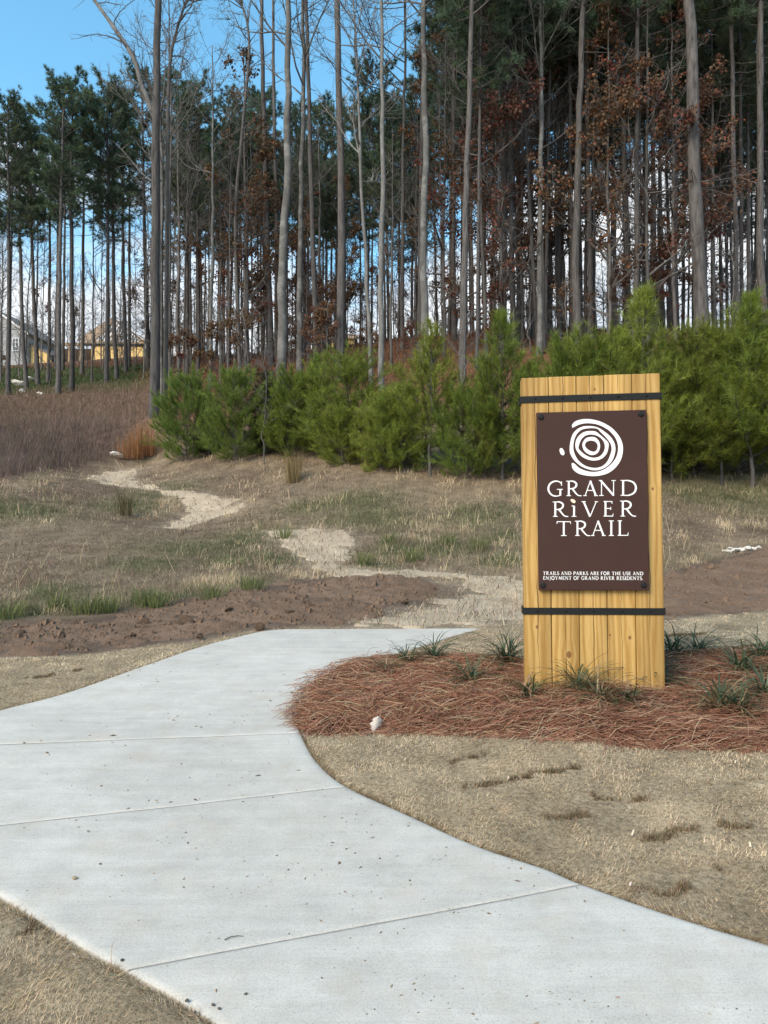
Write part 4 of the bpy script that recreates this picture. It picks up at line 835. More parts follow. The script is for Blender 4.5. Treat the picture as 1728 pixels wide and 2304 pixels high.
for i, (px, py, ty, tm, ix, wf, lb) in enumerate(YP):
    b = hit(px, py, 12); H = (py - ty) / FPX * b[1] * 1.02; t = tm[ix]
    stand('young_pine', t, (b[0], b[1], b[2] - 0.05), H, max(0.03, 0.011 * H), lb or 'dense green young pine in the row ' + ('left of the sign' if px < 1150 else 'behind the sign' if px < 1500 else 'right of the sign'), 'young pine', 'young pines along the edge of the wood', rz=i * 1.7, wide=H / t[2] * wf)
b = hit(603, 1030, 12); stand('sapling', SAPS[2], (b[0], b[1] - 0.7, b[2] - 0.05), 3.2, 0.017, 'pale leafless sapling in front of the dark cedar', 'sapling', 'understorey saplings', rz=1.0)

# ------------------------------------------------------------------ grasses
def cvar(base, n, v=0.25, r=rng): return np.asarray(base) * r.uniform(1 - v, 1 + v, (n, 1)) * r.uniform(0.93, 1.07, (n, 3))
def sample(n, d0, d1, u=0.64):
    y = np.exp(rng.uniform(np.log(d0), np.log(d1), n)); return rng.uniform(-u, u, n) * y, y
# short dormant turf
x, y = sample(420000, 1.9, 9.2)
dw = polydist(WALK, x, y); inw = inpoly(WALK, x, y)
ok = ~(inw & (dw > 0.012)) & ~inpoly(Z_MULCH, x, y) & (ragged(Z_DIRT, x, y, 0.06, 3, 0.05) < 0.5) & (ragged(Z_DIRT2, x, y, 0.1, 3, 0.05) < 0.5)
for zp in Z_PATH: ok &= ragged(zp, x, y, 0.15, 2.4, 0.1) < 0.4
ok &= ~((x > 0.0) & (y > 8.4)) & ~((x <= 0) & (y > 8.0))
x, y = x[ok], y[ok]; dw = dw[ok]
seam = np.full(len(x), 9.0)
for s_ in SEAMS: seam = np.minimum(seam, polydist(s_, x, y, False))
seam = seam + (fbm(x * 14, y * 14) - 0.55) * 0.07
sf = smooth(0.042, 0.008, seam)
keep = rng.random(len(x)) > sf * 0.5; x, y, sf, dw = x[keep], y[keep], sf[keep], dw[keep]; n = len(x)
cl = fbm(x * 9, y * 9, 3); big = fbm(x * 1.6 + 4, y * 1.6, 3)
h = (0.010 + 0.018 * cl) * rng.uniform(0.6, 1.4, n) * (1 - 0.45 * sf) * (1 + 0.35 * smooth(0.10, 0.0, dw))
c = cvar((0.62, 0.49, 0.325), n, 0.2) * (0.62 + 0.76 * cl[:, None]) * (0.88 + 0.24 * big[:, None]); pick = rng.random(n)
c = np.where((pick < 0.10)[:, None], cvar((0.24, 0.17, 0.105), n), c); c = np.where((pick > 0.955)[:, None], cvar((0.66, 0.57, 0.42), n, 0.12), c); c = c * (1 - 0.74 * sf[:, None])
c = np.where(((pick > 0.2) & (pick < 0.24) & (sf > 0.2))[:, None], cvar((0.10, 0.11, 0.04), n), c)
z = ground(x, y) - 0.004
az = rng.uniform(0, 6.28, n) * 0.6 + fbm(x * 3, y * 3, 2) * 8
mb = MB(); blades(mb, np.stack([x, y, z], -1), h, 0.0034 * np.clip(y / 3.2, 0.8, 2.2), az, rng.uniform(0.5, 1.7, n), c, 1)
for s_ in SEAMS:                                                       # dark ridges where the strips of sod meet
    ln_ = np.linalg.norm(np.diff(s_, axis=0), axis=1).sum(); n = int(2000 * ln_); p = resample(s_, n); p = p + rng.normal(0, 0.014, (n, 2)) + (np.stack([fbm(p[:, 0] * 8, p[:, 1] * 8), fbm(p[:, 0] * 8 + 40, p[:, 1] * 8)], -1) - 0.5) * 0.16
    k_ = fbm(p[:, 0] * 11, p[:, 1] * 11 + 5, 3) > 0.44; p = p[k_]; n = len(p); cs = cvar((0.25, 0.18, 0.112), n, 0.5); cs = np.where((rng.random(n) < 0.12)[:, None], cvar((0.15, 0.16, 0.075), n, 0.3), cs)
    blades(mb, np.stack([p[:, 0], p[:, 1], ground(p[:, 0], p[:, 1]) - 0.002], -1), rng.uniform(0.012, 0.030, n), 0.005 * np.clip(p[:, 1] / 3.2, 0.8, 2.2), rng.uniform(0, 6.28, n), rng.uniform(0.2, 1.0, n), cs, 1)
n = 130; p = np.stack(sample(n, 2.2, 8), -1); k_ = ~inpoly(WALK, p[:, 0], p[:, 1]) & ~inpoly(Z_MULCH, p[:, 0], p[:, 1]) & ~inpoly(Z_DIRT, p[:, 0], p[:, 1]) & (p[:, 1] < 8); p = p[k_]; n = len(p)
blades(mb, np.stack([p[:, 0], p[:, 1], ground(p[:, 0], p[:, 1]) + 0.012], -1), rng.uniform(0.015, 0.035, n), 0.009, rng.uniform(0, 6.28, n), rng.uniform(1.2, 1.7, n), cvar((0.62, 0.54, 0.42), n, 0.3), 2, droop=0.8)
# longer fringe leaning over the edges of the concrete
e_ = resample(np.vstack([RC[Rb[1] - 14:Rb[3] + 2]]), 5200); e2 = resample(LC[:Lb[2]], 2600); e3 = resample(RC[Rb[3] + 14:], 900); e4 = resample(LC[Lb[3] + 4:], 1800)
for ed, sgn in ((e_, 1), (e2, -1), (e3, 1), (e4, -1)):
    d_ = np.gradient(ed, axis=0); d_ /= np.linalg.norm(d_, axis=1)[:, None]; nn = np.stack([d_[:, 1], -d_[:, 0]], -1) * sgn
    p = ed + nn * (0.004 + np.abs(rng.normal(0, 0.012, len(ed))))[:, None]; n = len(p)
    g_ = smooth(0.42, 0.6, fbm(p[:, 0] * 7, p[:, 1] * 7, 3))
    blades(mb, np.stack([p[:, 0], p[:, 1], ground(p[:, 0], p[:, 1]) - 0.012], -1), rng.uniform(0.015, 0.034, n) * (0.7 + 0.7 * g_), 0.0034, np.arctan2(-nn[:, 1], -nn[:, 0]) + rng.normal(0, 1.0, n), rng.uniform(0.3, 1.1, n), cvar((0.36, 0.275, 0.17), n, 0.45), 1)
o = mb.obj('lawn_grass', M['grass'], colour=True); tag(o, 'short tan dormant turf on both sides of the concrete walk', 'grass', kind='stuff')

# weeds and rough grass of the field
x, y = sample(230000, 7.4, 27)
dirt = np.maximum(ragged(Z_DIRT, x, y, 0.14, 2.2, 0.06), ragged(Z_DIRT2, x, y, 0.3, 1.6, 0.1)); pth = np.zeros(len(x))
for zp in Z_PATH: pth = np.maximum(pth, ragged(zp, x, y, 0.2, 2.4, 0.1))
pur = ragged(Z_PURPLE, x, y, 0.5, 0.8, 0.5)
ok = (dirt < 0.5) & (rng.random(len(x)) > pth * 0.86) & (pur < 0.5) & ~inpoly(WALK, x, y) & (y > 9.0 - 0.5 * fbm(x * 2, y * 2)) & (y < 23 + 5 * (x < -3))
x, y = x[ok], y[ok]; n = len(x)
BP = plan([(-300, 1180), (0, 1185), (350, 1182), (560, 1205), (520, 1275), (350, 1305), (150, 1345), (-300, 1360)]); bp = ragged(BP, x, y, 0.5, 1.2, 0.5)
gr = greens(x, y) * (0.5 + 0.9 * fbm(x * 2.4, y * 2.4, 3)); p1 = fbm(x * 0.8 + 9, y * 0.8, 4); p2 = np.clip((fbm(x * 2.5, y * 2.5 + 3, 3) - 0.5) * 2.6 + 0.5, 0, 1); u_ = rng.random(n)
c = cvar((0.45, 0.355, 0.235), n, 0.3) * (0.45 + 0.95 * p2[:, None])
brown = np.maximum(smooth(0.5, 0.62, p1) * (x < 1.0) * 0.7, bp); c = np.where((u_ < 0.75 * brown)[:, None], cvar((0.20, 0.14, 0.105), n, 0.3), c)
c = np.where((u_ < np.clip(gr * 1.0, 0, 0.65))[:, None], cvar((0.125, 0.145, 0.065), n, 0.35), c); c = np.where((u_ > 0.93)[:, None], cvar((0.17, 0.17, 0.09), n, 0.3), c)
clump = np.clip((vnoise(x * 3.1, y * 3.1) - 0.5) * 2.6, 0, 1.2)
c = c * (0.72 + 0.5 * clump[:, None])
h = (1 - 0.45 * bp) * rng.gamma(3.0, 0.018, n) * (0.45 + 1.7 * clump + 0.9 * gr) + 0.015
z = ground(x, y) - 0.01
mb = MB(); blades(mb, np.stack([x, y, z], -1), np.minimum(h, 0.4), 0.0055 * np.clip(y / 10, 0.9, 2.2), rng.uniform(0, 6.28, n), rng.uniform(0.2, 1.6, n), c, 2, tipcol=c * 1.12)
xs, ys = sample(26000, 7.4, 26); on = np.maximum.reduce([ragged(zp, xs, ys, 0.3, 3, 0.12) for zp in Z_PATH]); k_ = (rng.random(len(xs)) < on) & ~inpoly(WALK, xs, ys); xs, ys = xs[k_], ys[k_]; n = len(xs)
c = cvar((0.47, 0.39, 0.285), n, 0.3); c = np.where((rng.random(n) < 0.25)[:, None], cvar((0.17, 0.125, 0.085), n, 0.3), c)
blades(mb, np.stack([xs, ys, ground(xs, ys) + 0.012], -1), rng.uniform(0.04, 0.13, n), 0.008 * np.clip(ys / 10, 1, 2), rng.uniform(0, 6.28, n), rng.uniform(0.9, 1.6, n), c, 2, droop=0.72)
# leaning dead stalks
xs, ys = sample(1100, 9.5, 18); xs = np.where(rng.random(len(xs)) < 0.55, np.abs(xs) * 0.6 + 0.3, xs)
pth = np.maximum.reduce([ragged(zp, xs, ys) for zp in Z_PATH] + [ragged(Z_DIRT, xs, ys), ragged(Z_DIRT2, xs, ys)]); k_ = pth < 0.3; xs, ys = xs[k_], ys[k_]; n = len(xs)
blades(mb, np.stack([xs, ys, ground(xs, ys)], -1), rng.uniform(0.15, 0.5, n), 0.007, rng.uniform(0, 6.28, n), rng.uniform(0.3, 1.5, n), cvar((0.42, 0.34, 0.21), n, 0.25), 2)
o = mb.obj('field_grass', M['grass'], colour=True); tag(o, 'rough brown and green weeds covering the field around the footpath', 'weeds', kind='stuff')

# tall dull purple brown grass of the left slope
x, y = sample(150000, 18, 46); u0 = x / y; k_ = u0 < -0.1; x, y = x[k_], y[k_]
pur = ragged(Z_PURPLE, x, y, 0.5, 0.8, 0.5); k_ = rng.random(len(x)) < pur; x, y = x[k_], y[k_]; n = len(x)
px_, py_ = project(x, y, ground(x, y)); low = smooth(915, 985, py_ + 14 * (fbm(x * 0.7, y * 0.7) - 0.5)); t_ = fbm(x * 0.5, y * 0.5, 3)
c = cvar((0.20, 0.14, 0.098), n, 0.3) * (1 - low[:, None]) + cvar((0.165, 0.122, 0.102), n, 0.35) * low[:, None]; c = c * (0.7 + 0.6 * t_[:, None])
c = np.where((rng.random(n) < 0.06)[:, None], cvar((0.10, 0.115, 0.05), n), c)
mb = MB(); blades(mb, np.stack([x, y, ground(x, y) - 0.02], -1), rng.uniform(0.15, 0.5, n) * (0.7 + 0.5 * low) * (0.5 + 1.0 * t_), 0.011 * y / 24, rng.uniform(0, 6.28, n), rng.uniform(0.1, 1.1, n), c, 2, tipcol=c * 1.2)
o = mb.obj('tall_grass', M['grass'], colour=True); tag(o, 'tall dull purple brown grass covering the left slope', 'tall grass', kind='stuff')
# dry litter and brush on the wood's floor
x, y = sample(60000, 21, 60); pur = ragged(Z_PURPLE, x, y, 0.5, 0.8, 0.5); k_ = (pur < 0.5) & (y > 23.5 - x * 0.3); x, y = x[k_], y[k_]; n = len(x)
gm = ragged(Z_GREEN, x, y, 1.2, 0.3, 1.0); c = cvar((0.19, 0.092, 0.055), n, 0.4); c = np.where((rng.random(n) < gm * 0.85)[:, None], cvar((0.065, 0.085, 0.03), n, 0.35), c); c = np.where((rng.random(n) < 0.2)[:, None], cvar((0.20, 0.16, 0.11), n, 0.3), c)
mb = MB(); blades(mb, np.stack([x, y, ground(x, y) - 0.02], -1), rng.uniform(0.08, 0.4, n), 0.02 * y / 30, rng.uniform(0, 6.28, n), rng.uniform(0.3, 1.5, n), c, 2)
o = mb.obj('leaf_litter', M['grass'], colour=True); tag(o, 'rust brown leaf litter and brush on the floor of the wood', 'leaf litter', kind='stuff')

def clump(name, px, py, d0, n, H, spread, lean, w, c, label, cat, group=None, two=None):
    H = H * rng.uniform(0.45, 1.0, n) if n > 300 else H
    b = hit(px, py, d0); o = empty(name, (b[0], b[1], b[2] - 0.02)); tag(o, label, cat, group)
    r = rng; mb = MB(); p = np.c_[r.normal(0, spread, (n, 2)), np.zeros(n)]
    blades(mb, p, H * r.uniform(0.6, 1.1, n), w, np.arctan2(p[:, 1], p[:, 0]) + r.normal(0, 0.6, n), lean * r.uniform(0.3, 1.3, n), cvar(c, n, 0.25), 2, tipcol=cvar(two or c, n, 0.2)); mb.obj('stalks', M['grass'], o, colour=True); return o
clump('broomsedge', 325, 1026, 15, 340, 1.5, 0.26, 0.10, 0.012, (0.32, 0.145, 0.06), 'tall orange brown grass clump beside the left young pines', 'grass clump', None, (0.36, 0.20, 0.10))
clump('broomsedge', 298, 1032, 15, 320, 1.2, 0.24, 0.12, 0.012, (0.29, 0.15, 0.07), 'lower orange brown grass clump at the foot of the tall orange one', 'grass clump')
clump('broomsedge', 828, 1052, 15, 70, 1.05, 0.06, 0.28, 0.011, (0.48, 0.35, 0.17), 'bundle of tall tan stalks before the yellow green young pines', 'grass clump', None, (0.55, 0.42, 0.24))
clump('broomsedge', 660, 1085, 15, 160, 0.95, 0.10, 0.35, 0.010, (0.25, 0.19, 0.09), 'olive tan grass clump in the field before the middle young pines', 'grass clump')
clump('broomsedge', 280, 1160, 12, 140, 0.75, 0.07, 0.4, 0.010, (0.15, 0.13, 0.07), 'dark upright grass clump beside the bend of the footpath', 'grass clump')
for px, py in [(200, 1380), (240, 1378), (330, 1362), (355, 1368), (480, 1350), (130, 1372), (20, 1392), (570, 1330), (640, 1212), (875, 1225), (1010, 1225), (930, 1262), (1080, 1235), (820, 1272)]:
    clump('grass_tuft', px, py, 6, 90, 0.30, 0.07, 0.8, 0.009, (0.135, 0.165, 0.055), 'loose green grass tuft in the weeds above the soil bank', 'grass tuft', 'green grass tufts in the field', (0.21, 0.22, 0.10))

# ------------------------------------------------------------------ pine straw bed
def bedz(x, y):
    d = polydist(Z_MULCH, x, y); d = np.where(inpoly(Z_MULCH, x, y), d, -d); return ground(x, y) + smooth(-0.03, 0.25, d) * 0.055 + (fbm(x * 4, y * 4) - 0.5) * 0.05 * smooth(0, 0.2, d) - 0.012
x0, y0 = Z_MULCH.min(0) - 0.15; x1, y1 = Z_MULCH.max(0) + 0.15
Xb, Yb = np.meshgrid(np.arange(x0, x1, 0.04), np.arange(y0, y1, 0.04)); xb, yb = Xb.ravel(), Yb.ravel(); zb = bedz(xb, yb)
db = polydist(Z_MULCH, xb, yb); db = np.where(inpoly(Z_MULCH, xb, yb), db, -db); idx = np.arange(xb.size).reshape(Xb.shape)
q = np.stack([idx[:-1, :-1], idx[:-1, 1:], idx[1:, 1:], idx[1:, :-1]], -1).reshape(-1, 4); q = q[(db[q] > 0.0).all(1)]
mb = MB(); mb.add(np.stack([xb, yb, zb], -1), q, col=(0.075, 0.034, 0.022))
n = 21000; w_ = Z_MULCH; pts = []
while len(pts) < n:
    a = rng.uniform([x0, y0], [min(x1, 3.6), y1], (n, 2)); k_ = inpoly(w_, a[:, 0], a[:, 1]); pts += list(a[k_])
P = np.array(pts[:n]); dist = polydist(w_, P[:, 0], P[:, 1])
front = (P[:, 1] < 4.75 + 0.0 * P[:, 0]) & (P[:, 0] > -0.2)
th = rng.uniform(0, pi, n); th = np.where(front & (rng.random(n) < 0.7), rng.normal(-0.1, 0.32, n), th)
ln = rng.uniform(0.12, 0.27, n); cu = rng.normal(0, 0.35, n); s3 = np.linspace(-0.5, 0.5, 4)
el = rng.normal(0.03, 0.16, n); rise = rng.gamma(1.6, 0.011, n) * smooth(0, 0.12, dist)
def over(s):
    ex, ey = P[:, 0] + np.cos(th + cu * s) * ln * s, P[:, 1] + np.sin(th + cu * s) * ln * s; return inpoly(WALK, ex, ey) & (polydist(WALK, ex, ey) > 0.085)
kp = ~(over(0.5) | over(-0.5)) | (rng.random(n) < 0.16); P, dist, th, ln, cu, el, rise = (q_[kp] for q_ in (P, dist, th, ln, cu, el, rise)); n = len(P)
cols = cvar((0.255, 0.118, 0.072), n, 0.35); u_ = rng.random(n); cols = np.where((u_ < 0.18)[:, None], cvar((0.40, 0.235, 0.15), n, 0.2), cols); cols = np.where((u_ > 0.88)[:, None], cvar((0.46, 0.35, 0.22), n, 0.2), cols); cols = np.where(((u_ > 0.3) & (u_ < 0.42))[:, None], cvar((0.10, 0.042, 0.022), n, 0.2), cols)
rows = []
for s in s3:
    a = th + cu * s; px_ = P[:, 0] + np.cos(a) * ln * s; py_ = P[:, 1] + np.sin(a) * ln * s
    rows.append(np.stack([px_, py_, np.maximum(bedz(px_, py_), np.where(inpoly(WALK, px_, py_), plane(py_) + 0.004, -9)) + 0.006 + rise + el * ln * s * 0.6 + 0.012 * (1 - (2 * s) ** 2)], -1))
rows = np.stack(rows, 1); dd = rows[:, -1] - rows[:, 0]; dd /= np.linalg.norm(dd, axis=1)[:, None]; up = np.cross(dd, [0, 0, 1.0]); up /= np.linalg.norm(up, axis=1)[:, None] + 1e-9; vv = np.cross(up, dd)
wd = 0.0017; tri = [up * wd, (-0.5 * up + 0.87 * vv) * wd, (-0.5 * up - 0.87 * vv) * wd]
V = np.stack([rows + t[:, None, :] * np.array([0.7, 1, 0.9, 0.3])[None, :, None] for t in tri], 2).reshape(n, 12, 3)
f = []
for i in range(3):
    for j in range(3): f.append((i * 3 + j, i * 3 + (j + 1) % 3, (i + 1) * 3 + (j + 1) % 3, (i + 1) * 3 + j))
mb.add(V.reshape(-1, 3), (np.arange(n)[:, None, None] * 12 + np.array(f)[None]).reshape(-1, 4), col=np.repeat(cols, 12, 0))
o = mb.obj('pine_straw', M['straws'], colour=True); tag(o, 'bed of red brown pine straw around the foot of the sign', 'pine straw', kind='stuff')

# strap leaved border plants
def liriope(seed, n=46, ln=0.30, tan=0.15):
    r = np.random.default_rng(seed); mb = MB(); az = r.uniform(0, 6.28, n); el = r.uniform(0.5, 1.45, n); l = ln * r.uniform(0.55, 1.2, n); rows = []
    p = np.c_[r.normal(0, 0.018, (n, 2)), np.zeros(n)]; e = el.copy()
    for k_ in range(6):
        rows.append(p.copy()); p = p + np.stack([np.cos(az) * np.cos(e), np.sin(az) * np.cos(e), np.sin(e)], -1) * (l / 5)[:, None]; e = e - r.uniform(0.15, 0.42, n)
    rows = np.stack(rows, 1); rows[:, :, 2] = np.maximum(rows[:, :, 2], 0.012); sd = np.stack([-np.sin(az), np.cos(az), np.zeros(n)], -1); wv = np.array([0.8, 1, 1, 0.85, 0.6, 0.1]) * 0.0042
    c = np.array([0.058, 0.090, 0.042]) * r.uniform(0.6, 1.5, (n, 1)); c = np.where((r.random(n) < tan)[:, None], np.array([0.27, 0.20, 0.11]) * r.uniform(0.7, 1.2, (n, 1)), c)
    V = np.stack([rows - sd[:, None] * wv[None, :, None], rows + np.array([0, 0, -0.0015]), rows + sd[:, None] * wv[None, :, None]], 2).reshape(n, 18, 3); f = [(k_ * 3 + j, k_ * 3 + j + 1, k_ * 3 + j + 4, k_ * 3 + j + 3) for k_ in range(5) for j in range(2)]
    mb.add(V.reshape(-1, 3), (np.arange(n)[:, None, None] * 18 + np.array(f)[None]).reshape(-1, 4), col=np.repeat(c, 18, 0)); return mb.mesh('leaves', [M['strap_leaf']], True, True)
LIR = [liriope(1, 70), liriope(2, 90, 0.33), liriope(3, 60, 0.24, 0.3), liriope(4, 70, 0.27, 0.5)]
for i, (px, py, k_, s, lb) in enumerate([(916, 1514, 2, 1.0, 0), (977, 1500, 0, 0.95, 0), (1062, 1556, 0, 0.85, 0), (1138, 1512, 1, 1.0, 'largest strap leaved plant, left of the sign foot'), (1188, 1590, 2, 1.0, 0), (1305, 1580, 3, 1.05, 'half dead strap leaved plant before the middle of the sign'), (1348, 1606, 3, 0.9, 0), (1416, 1608, 2, 0.8, 0), (1474, 1560, 1, 0.95, 'strap leaved plant with a tall arching blade at the right corner of the sign'),
                                    (1516, 1496, 0, 1.0, 0), (1572, 1486, 1, 0.9, 0), (1622, 1618, 3, 1.1, 0), (1668, 1536, 0, 1.0, 0), (1716, 1500, 1, 0.9, 0), (1722, 1598, 0, 1.0, 0), (1664, 1626, 2, 1.0, 0), (1284, 1550, 2, 0.65, 0), (1790, 1560, 1, 1.0, 0), (870, 1530, 3, 0.7, 0)]):
    b = hit(px, py, 3.5); o = empty('border_plant', (b[0], b[1], float(bedz(np.array([b[0]]), np.array([b[1]]))[0]))); o.rotation_euler.z = i * 2.1; o.scale = (s * 1.12, s * 1.12, s * 1.15)
    tag(o, lb or 'dark green strap leaved plant in the pine straw ' + ('left of the sign' if px < 1170 else 'before the sign' if px < 1480 else 'right of the sign'), 'plant', 'strap leaved plants in the straw bed'); mkobj('leaves', LIR[k_], o)

# ------------------------------------------------------------------ the sign
SB = at(1334, 1545, 5.02); SW = 0.893; SH = 2.07; PXM = FPX / 5.02
sgn = empty('trail_sign', (SB[0], SB[1], SB[2] - 0.02)); sgn.rotation_euler = (0, radians(-0.5), radians(-7.0)); tag(sgn, 'tall timber trail sign with brown panel standing in the pine straw', 'sign')
pw = SW / 5; DP = 0.14
kn = {0: [(-0.005, 0.42, 0.011)], 1: [(0.02, 0.24, 0.020)], 3: [(0.05, 0.355, 0.011), (-0.075, 0.37, 0.007)], 2: [(0.03, 1.98, 0.008)], 4: [(0.03, 1.32, 0.009)]}
for i in range(5):
    mb = MB(); x = -SW / 2 + pw * (i + 0.5); top = SH + [0.0, 0.002, 0.001, 0.003, 0.003][i]
    box(mb, (-pw / 2 + 0.0019, -DP / 2, -0.35), (pw / 2 - 0.0019, DP / 2, top), bev=0.0035)
    p = mb.obj('timber', m_wood('yellow_pine_timber', i * 3.7 + 1, kn[i], [1.0, 1.04, 1.0, 1.05, 0.97][i]), sgn); p.location = (x, [0.001, 0, 0.0015, 0, 0.001][i], 0)
YF = -DP / 2
for z, nm in ((SH - 0.145, 's'), (0.525, 's')):
    mb = MB(); t_ = 0.006; hw = SW / 2 + 0.002
    box(mb, (-hw - t_, YF - t_ - 0.001, z - 0.022), (hw + t_, YF - 0.001, z + 0.022), bev=0.0015)
    box(mb, (-hw - t_, YF - 0.0005, z - 0.022), (-hw, DP / 2, z + 0.022)); box(mb, (hw, YF - 0.0005, z - 0.022), (hw + t_, DP / 2, z + 0.022)); box(mb, (-hw - t_, DP / 2 + 0.001, z - 0.022), (hw + t_, DP / 2 + t_ + 0.001, z + 0.022))
    st_ = mb.obj('strap', M['metal'], sgn)
    for i in range(5):
        mb = MB(); xx = -SW / 2 + pw * (i + 0.5)
        tube(mb, [(xx, YF - t_ - 0.0005, z + 0.004), (xx, YF - t_ - 0.005, z + 0.004), (xx, YF - t_ - 0.008, z + 0.004)], [0.009, 0.008, 0.004], 10); mb.obj('bolt', M['metal'], st_, smooth=False)
# panel: 246 x 404 px of the photograph
PW, PH, PT = 0.70, 1.168, 0.022; PX0 = -0.352; PZ0 = 0.664
mb = MB(); box(mb, (PX0, YF - 0.012 - PT, PZ0), (PX0 + PW, YF - 0.012, PZ0 + PH), bev=0.003)
panel = mb.obj('panel', M['panel'], sgn)
for xx in (PX0 + 0.1, PX0 + PW - 0.1):
    mb = MB(); box(mb, (xx - 0.03, YF - 0.0125, PZ0 + 0.05), (xx + 0.03, YF + 0.0005, PZ0 + PH - 0.05)); mb.obj('batten', M['metal'], panel)
YP_ = YF - 0.012 - PT
for xx, zz in ((0.030, PH - 0.030), (PW - 0.034, PH - 0.026), (0.028, 0.034), (PW - 0.034, 0.034)):
    mb = MB(); tube(mb, [(PX0 + xx, YP_ + 0.002, PZ0 + zz), (PX0 + xx, YP_ - 0.007, PZ0 + zz), (PX0 + xx, YP_ - 0.011, PZ0 + zz)], [0.019, 0.018, 0.013], 16); mb.obj('bolt', M['metal'], panel)
KX = PW / 247.0; KZ = PH / 404.0
def on_panel(px, py):
    px = np.asarray(px, float); py = np.asarray(py, float)
    fx = (px - (1200 + 6 * (py - 922) / 404.0)) / 247.0; top = 925 - 7 * fx; bot = 1327 - 2 * fx; fz = (bot - py) / (bot - top); return PX0 + fx * PW, PZ0 + fz * PH
lay_n = [0]
def ribbon_mesh(mb, A, B, m=0):
    """flat raised strip between two outlines given in photograph pixels"""
    lay_n[0] = (lay_n[0] + 1) % 9; y = YP_ - 0.0022 - 0.00012 * lay_n[0]
    ax, az_ = on_panel(A[:, 0], A[:, 1]); bx_, bz_ = on_panel(B[:, 0], B[:, 1]); n = len(A)
    v = np.concatenate([np.c_[ax, np.full(n, y), az_], np.c_[bx_, np.full(n, y), bz_]]); i = np.arange(n - 1)
    back = v + [0, 0.0021, 0]; q = np.stack([i, i + n, i + n + 1, i + 1], -1)
    ring_ = np.r_[np.arange(n), np.arange(2 * n - 1, n - 1, -1)]; k_ = len(ring_); j = np.arange(k_)
    sd = np.stack([ring_[j], ring_[(j + 1) % k_], ring_[(j + 1) % k_] + 2 * n, ring_[j] + 2 * n], -1)
    mb.add(np.concatenate([v, back]), np.concatenate([q, sd]), m=m)
def zoomlogo(p): p = np.array(p, float); return np.c_[1230 + p[:, 0] * 220 / 1659, 920 + p[:, 1] * 220 / 1659]
C_out = [(385, 250), (430, 195), (520, 160), (620, 147), (730, 155), (850, 185), (960, 235), (1060, 300), (1150, 395), (1210, 490), (1243, 600), (1243, 710), (1215, 830), (1150, 940), (1060, 1030), (960, 1085), (840, 1115), (720, 1122), (600, 1108), (500, 1080), (430, 1035), (390, 980), (378, 905)]
C_in = [(390, 300), (430, 280), (500, 245), (600, 222), (720, 222), (830, 245), (930, 290), (1020, 350), (1100, 440), (1150, 540), (1165, 660), (1140, 780), (1080, 880), (1000, 960), (900, 1020), (800, 1048), (700, 1048), (600, 1025), (520, 990), (470, 950), (435, 915), (405, 898)]
R2o = [(640, 258), (760, 265), (860, 300), (960, 370), (1050, 450), (1110, 550), (1130, 650), (1115, 760), (1070, 870), (1000, 950), (900, 1010), (800, 1032), (700, 1025), (580, 985), (480, 920), (400, 840), (350, 750), (335, 660), (345, 560), (370, 450), (410, 370), (480, 305), (560, 268)]
R2i = [(680, 312), (810, 320), (850, 360), (930, 440), (1020, 550), (1048, 650), (1030, 740), (980, 860), (900, 940), (800, 972), (700, 965), (600, 930), (510, 860), (455, 780), (420, 680), (418, 580), (440, 480), (490, 390), (560, 335)]
R3o = [(700, 340), (790, 350), (870, 410), (960, 490), (1015, 550), (1015, 640), (990, 730), (930, 810), (850, 855), (750, 868), (650, 850), (550, 800), (480, 730), (440, 660), (430, 570), (460, 470), (530, 390), (610, 350)]
R3i = [(700, 412), (790, 425), (870, 470), (925, 540), (942, 630), (920, 710), (860, 780), (770, 808), (680, 795), (590, 745), (520, 680), (495, 640), (515, 560), (555, 480), (620, 430)]
R4o = [(700, 448), (780, 455), (840, 510), (868, 600), (850, 690), (800, 750), (720, 770), (640, 740), (580, 680), (555, 600), (570, 530), (620, 470)]
R4i = [(720, 520), (780, 540), (815, 590), (810, 650), (785, 690), (740, 702), (680, 680), (630, 640), (610, 595), (630, 545), (670, 525)]
def polar(p, c, n=72):
    p = np.array(p, float); p = catmull(np.vstack([p[-2:], p, p[:3]]), 6); a = np.unwrap(np.arctan2(p[:, 1] - c[1], p[:, 0] - c[0])); r_ = np.hypot(p[:, 0] - c[0], p[:, 1] - c[1]); th = np.linspace(0, 2 * pi, n)
    o_ = np.argsort(a % (2 * pi)); aa = (a % (2 * pi))[o_]; rr = r_[o_]; rad = np.interp(th, np.r_[aa - 2 * pi, aa, aa + 2 * pi], np.r_[rr, rr, rr]); return np.c_[c[0] + rad * np.cos(th), c[1] + rad * np.sin(th)]
emb = empty('emblem'); emb.parent = panel
mb = MB(); ribbon_mesh(mb, zoomlogo(resample(catmull(C_out), 90)), zoomlogo(resample(catmull(C_in), 90))); mb.obj('ring', M['white'], emb)
def grow(p, c, k): return [(c[0] + (x - c[0]) * k, c[1] + (y - c[1]) * k) for x, y in p]
for a, b, c in ((grow(R2o, (730, 640), 0.975), grow(R2i, (730, 640), 1.025), (730, 640)), (grow(R3o, (720, 610), 0.955), grow(R3i, (720, 610), 1.0), (720, 610)), (grow(R4o, (715, 608), 0.96), grow(R4i, (715, 608), 1.04), (715, 608))):
    mb = MB(); ribbon_mesh(mb, zoomlogo(polar(a, c)), zoomlogo(polar(b, c))); mb.obj('ring', M['white'], emb)
dot = polar([(175, 665), (205, 643), (235, 668), (258, 730), (240, 768), (200, 755), (178, 710)], (216, 706), 30)
mb = MB(); ribbon_mesh(mb, zoomlogo(dot), zoomlogo(np.array([(216, 706)] * 30) + (dot - [216, 706]) * 0.02)); mb.obj('pebble_mark', M['white'], emb)
T_, t_ = 0.135, 0.062
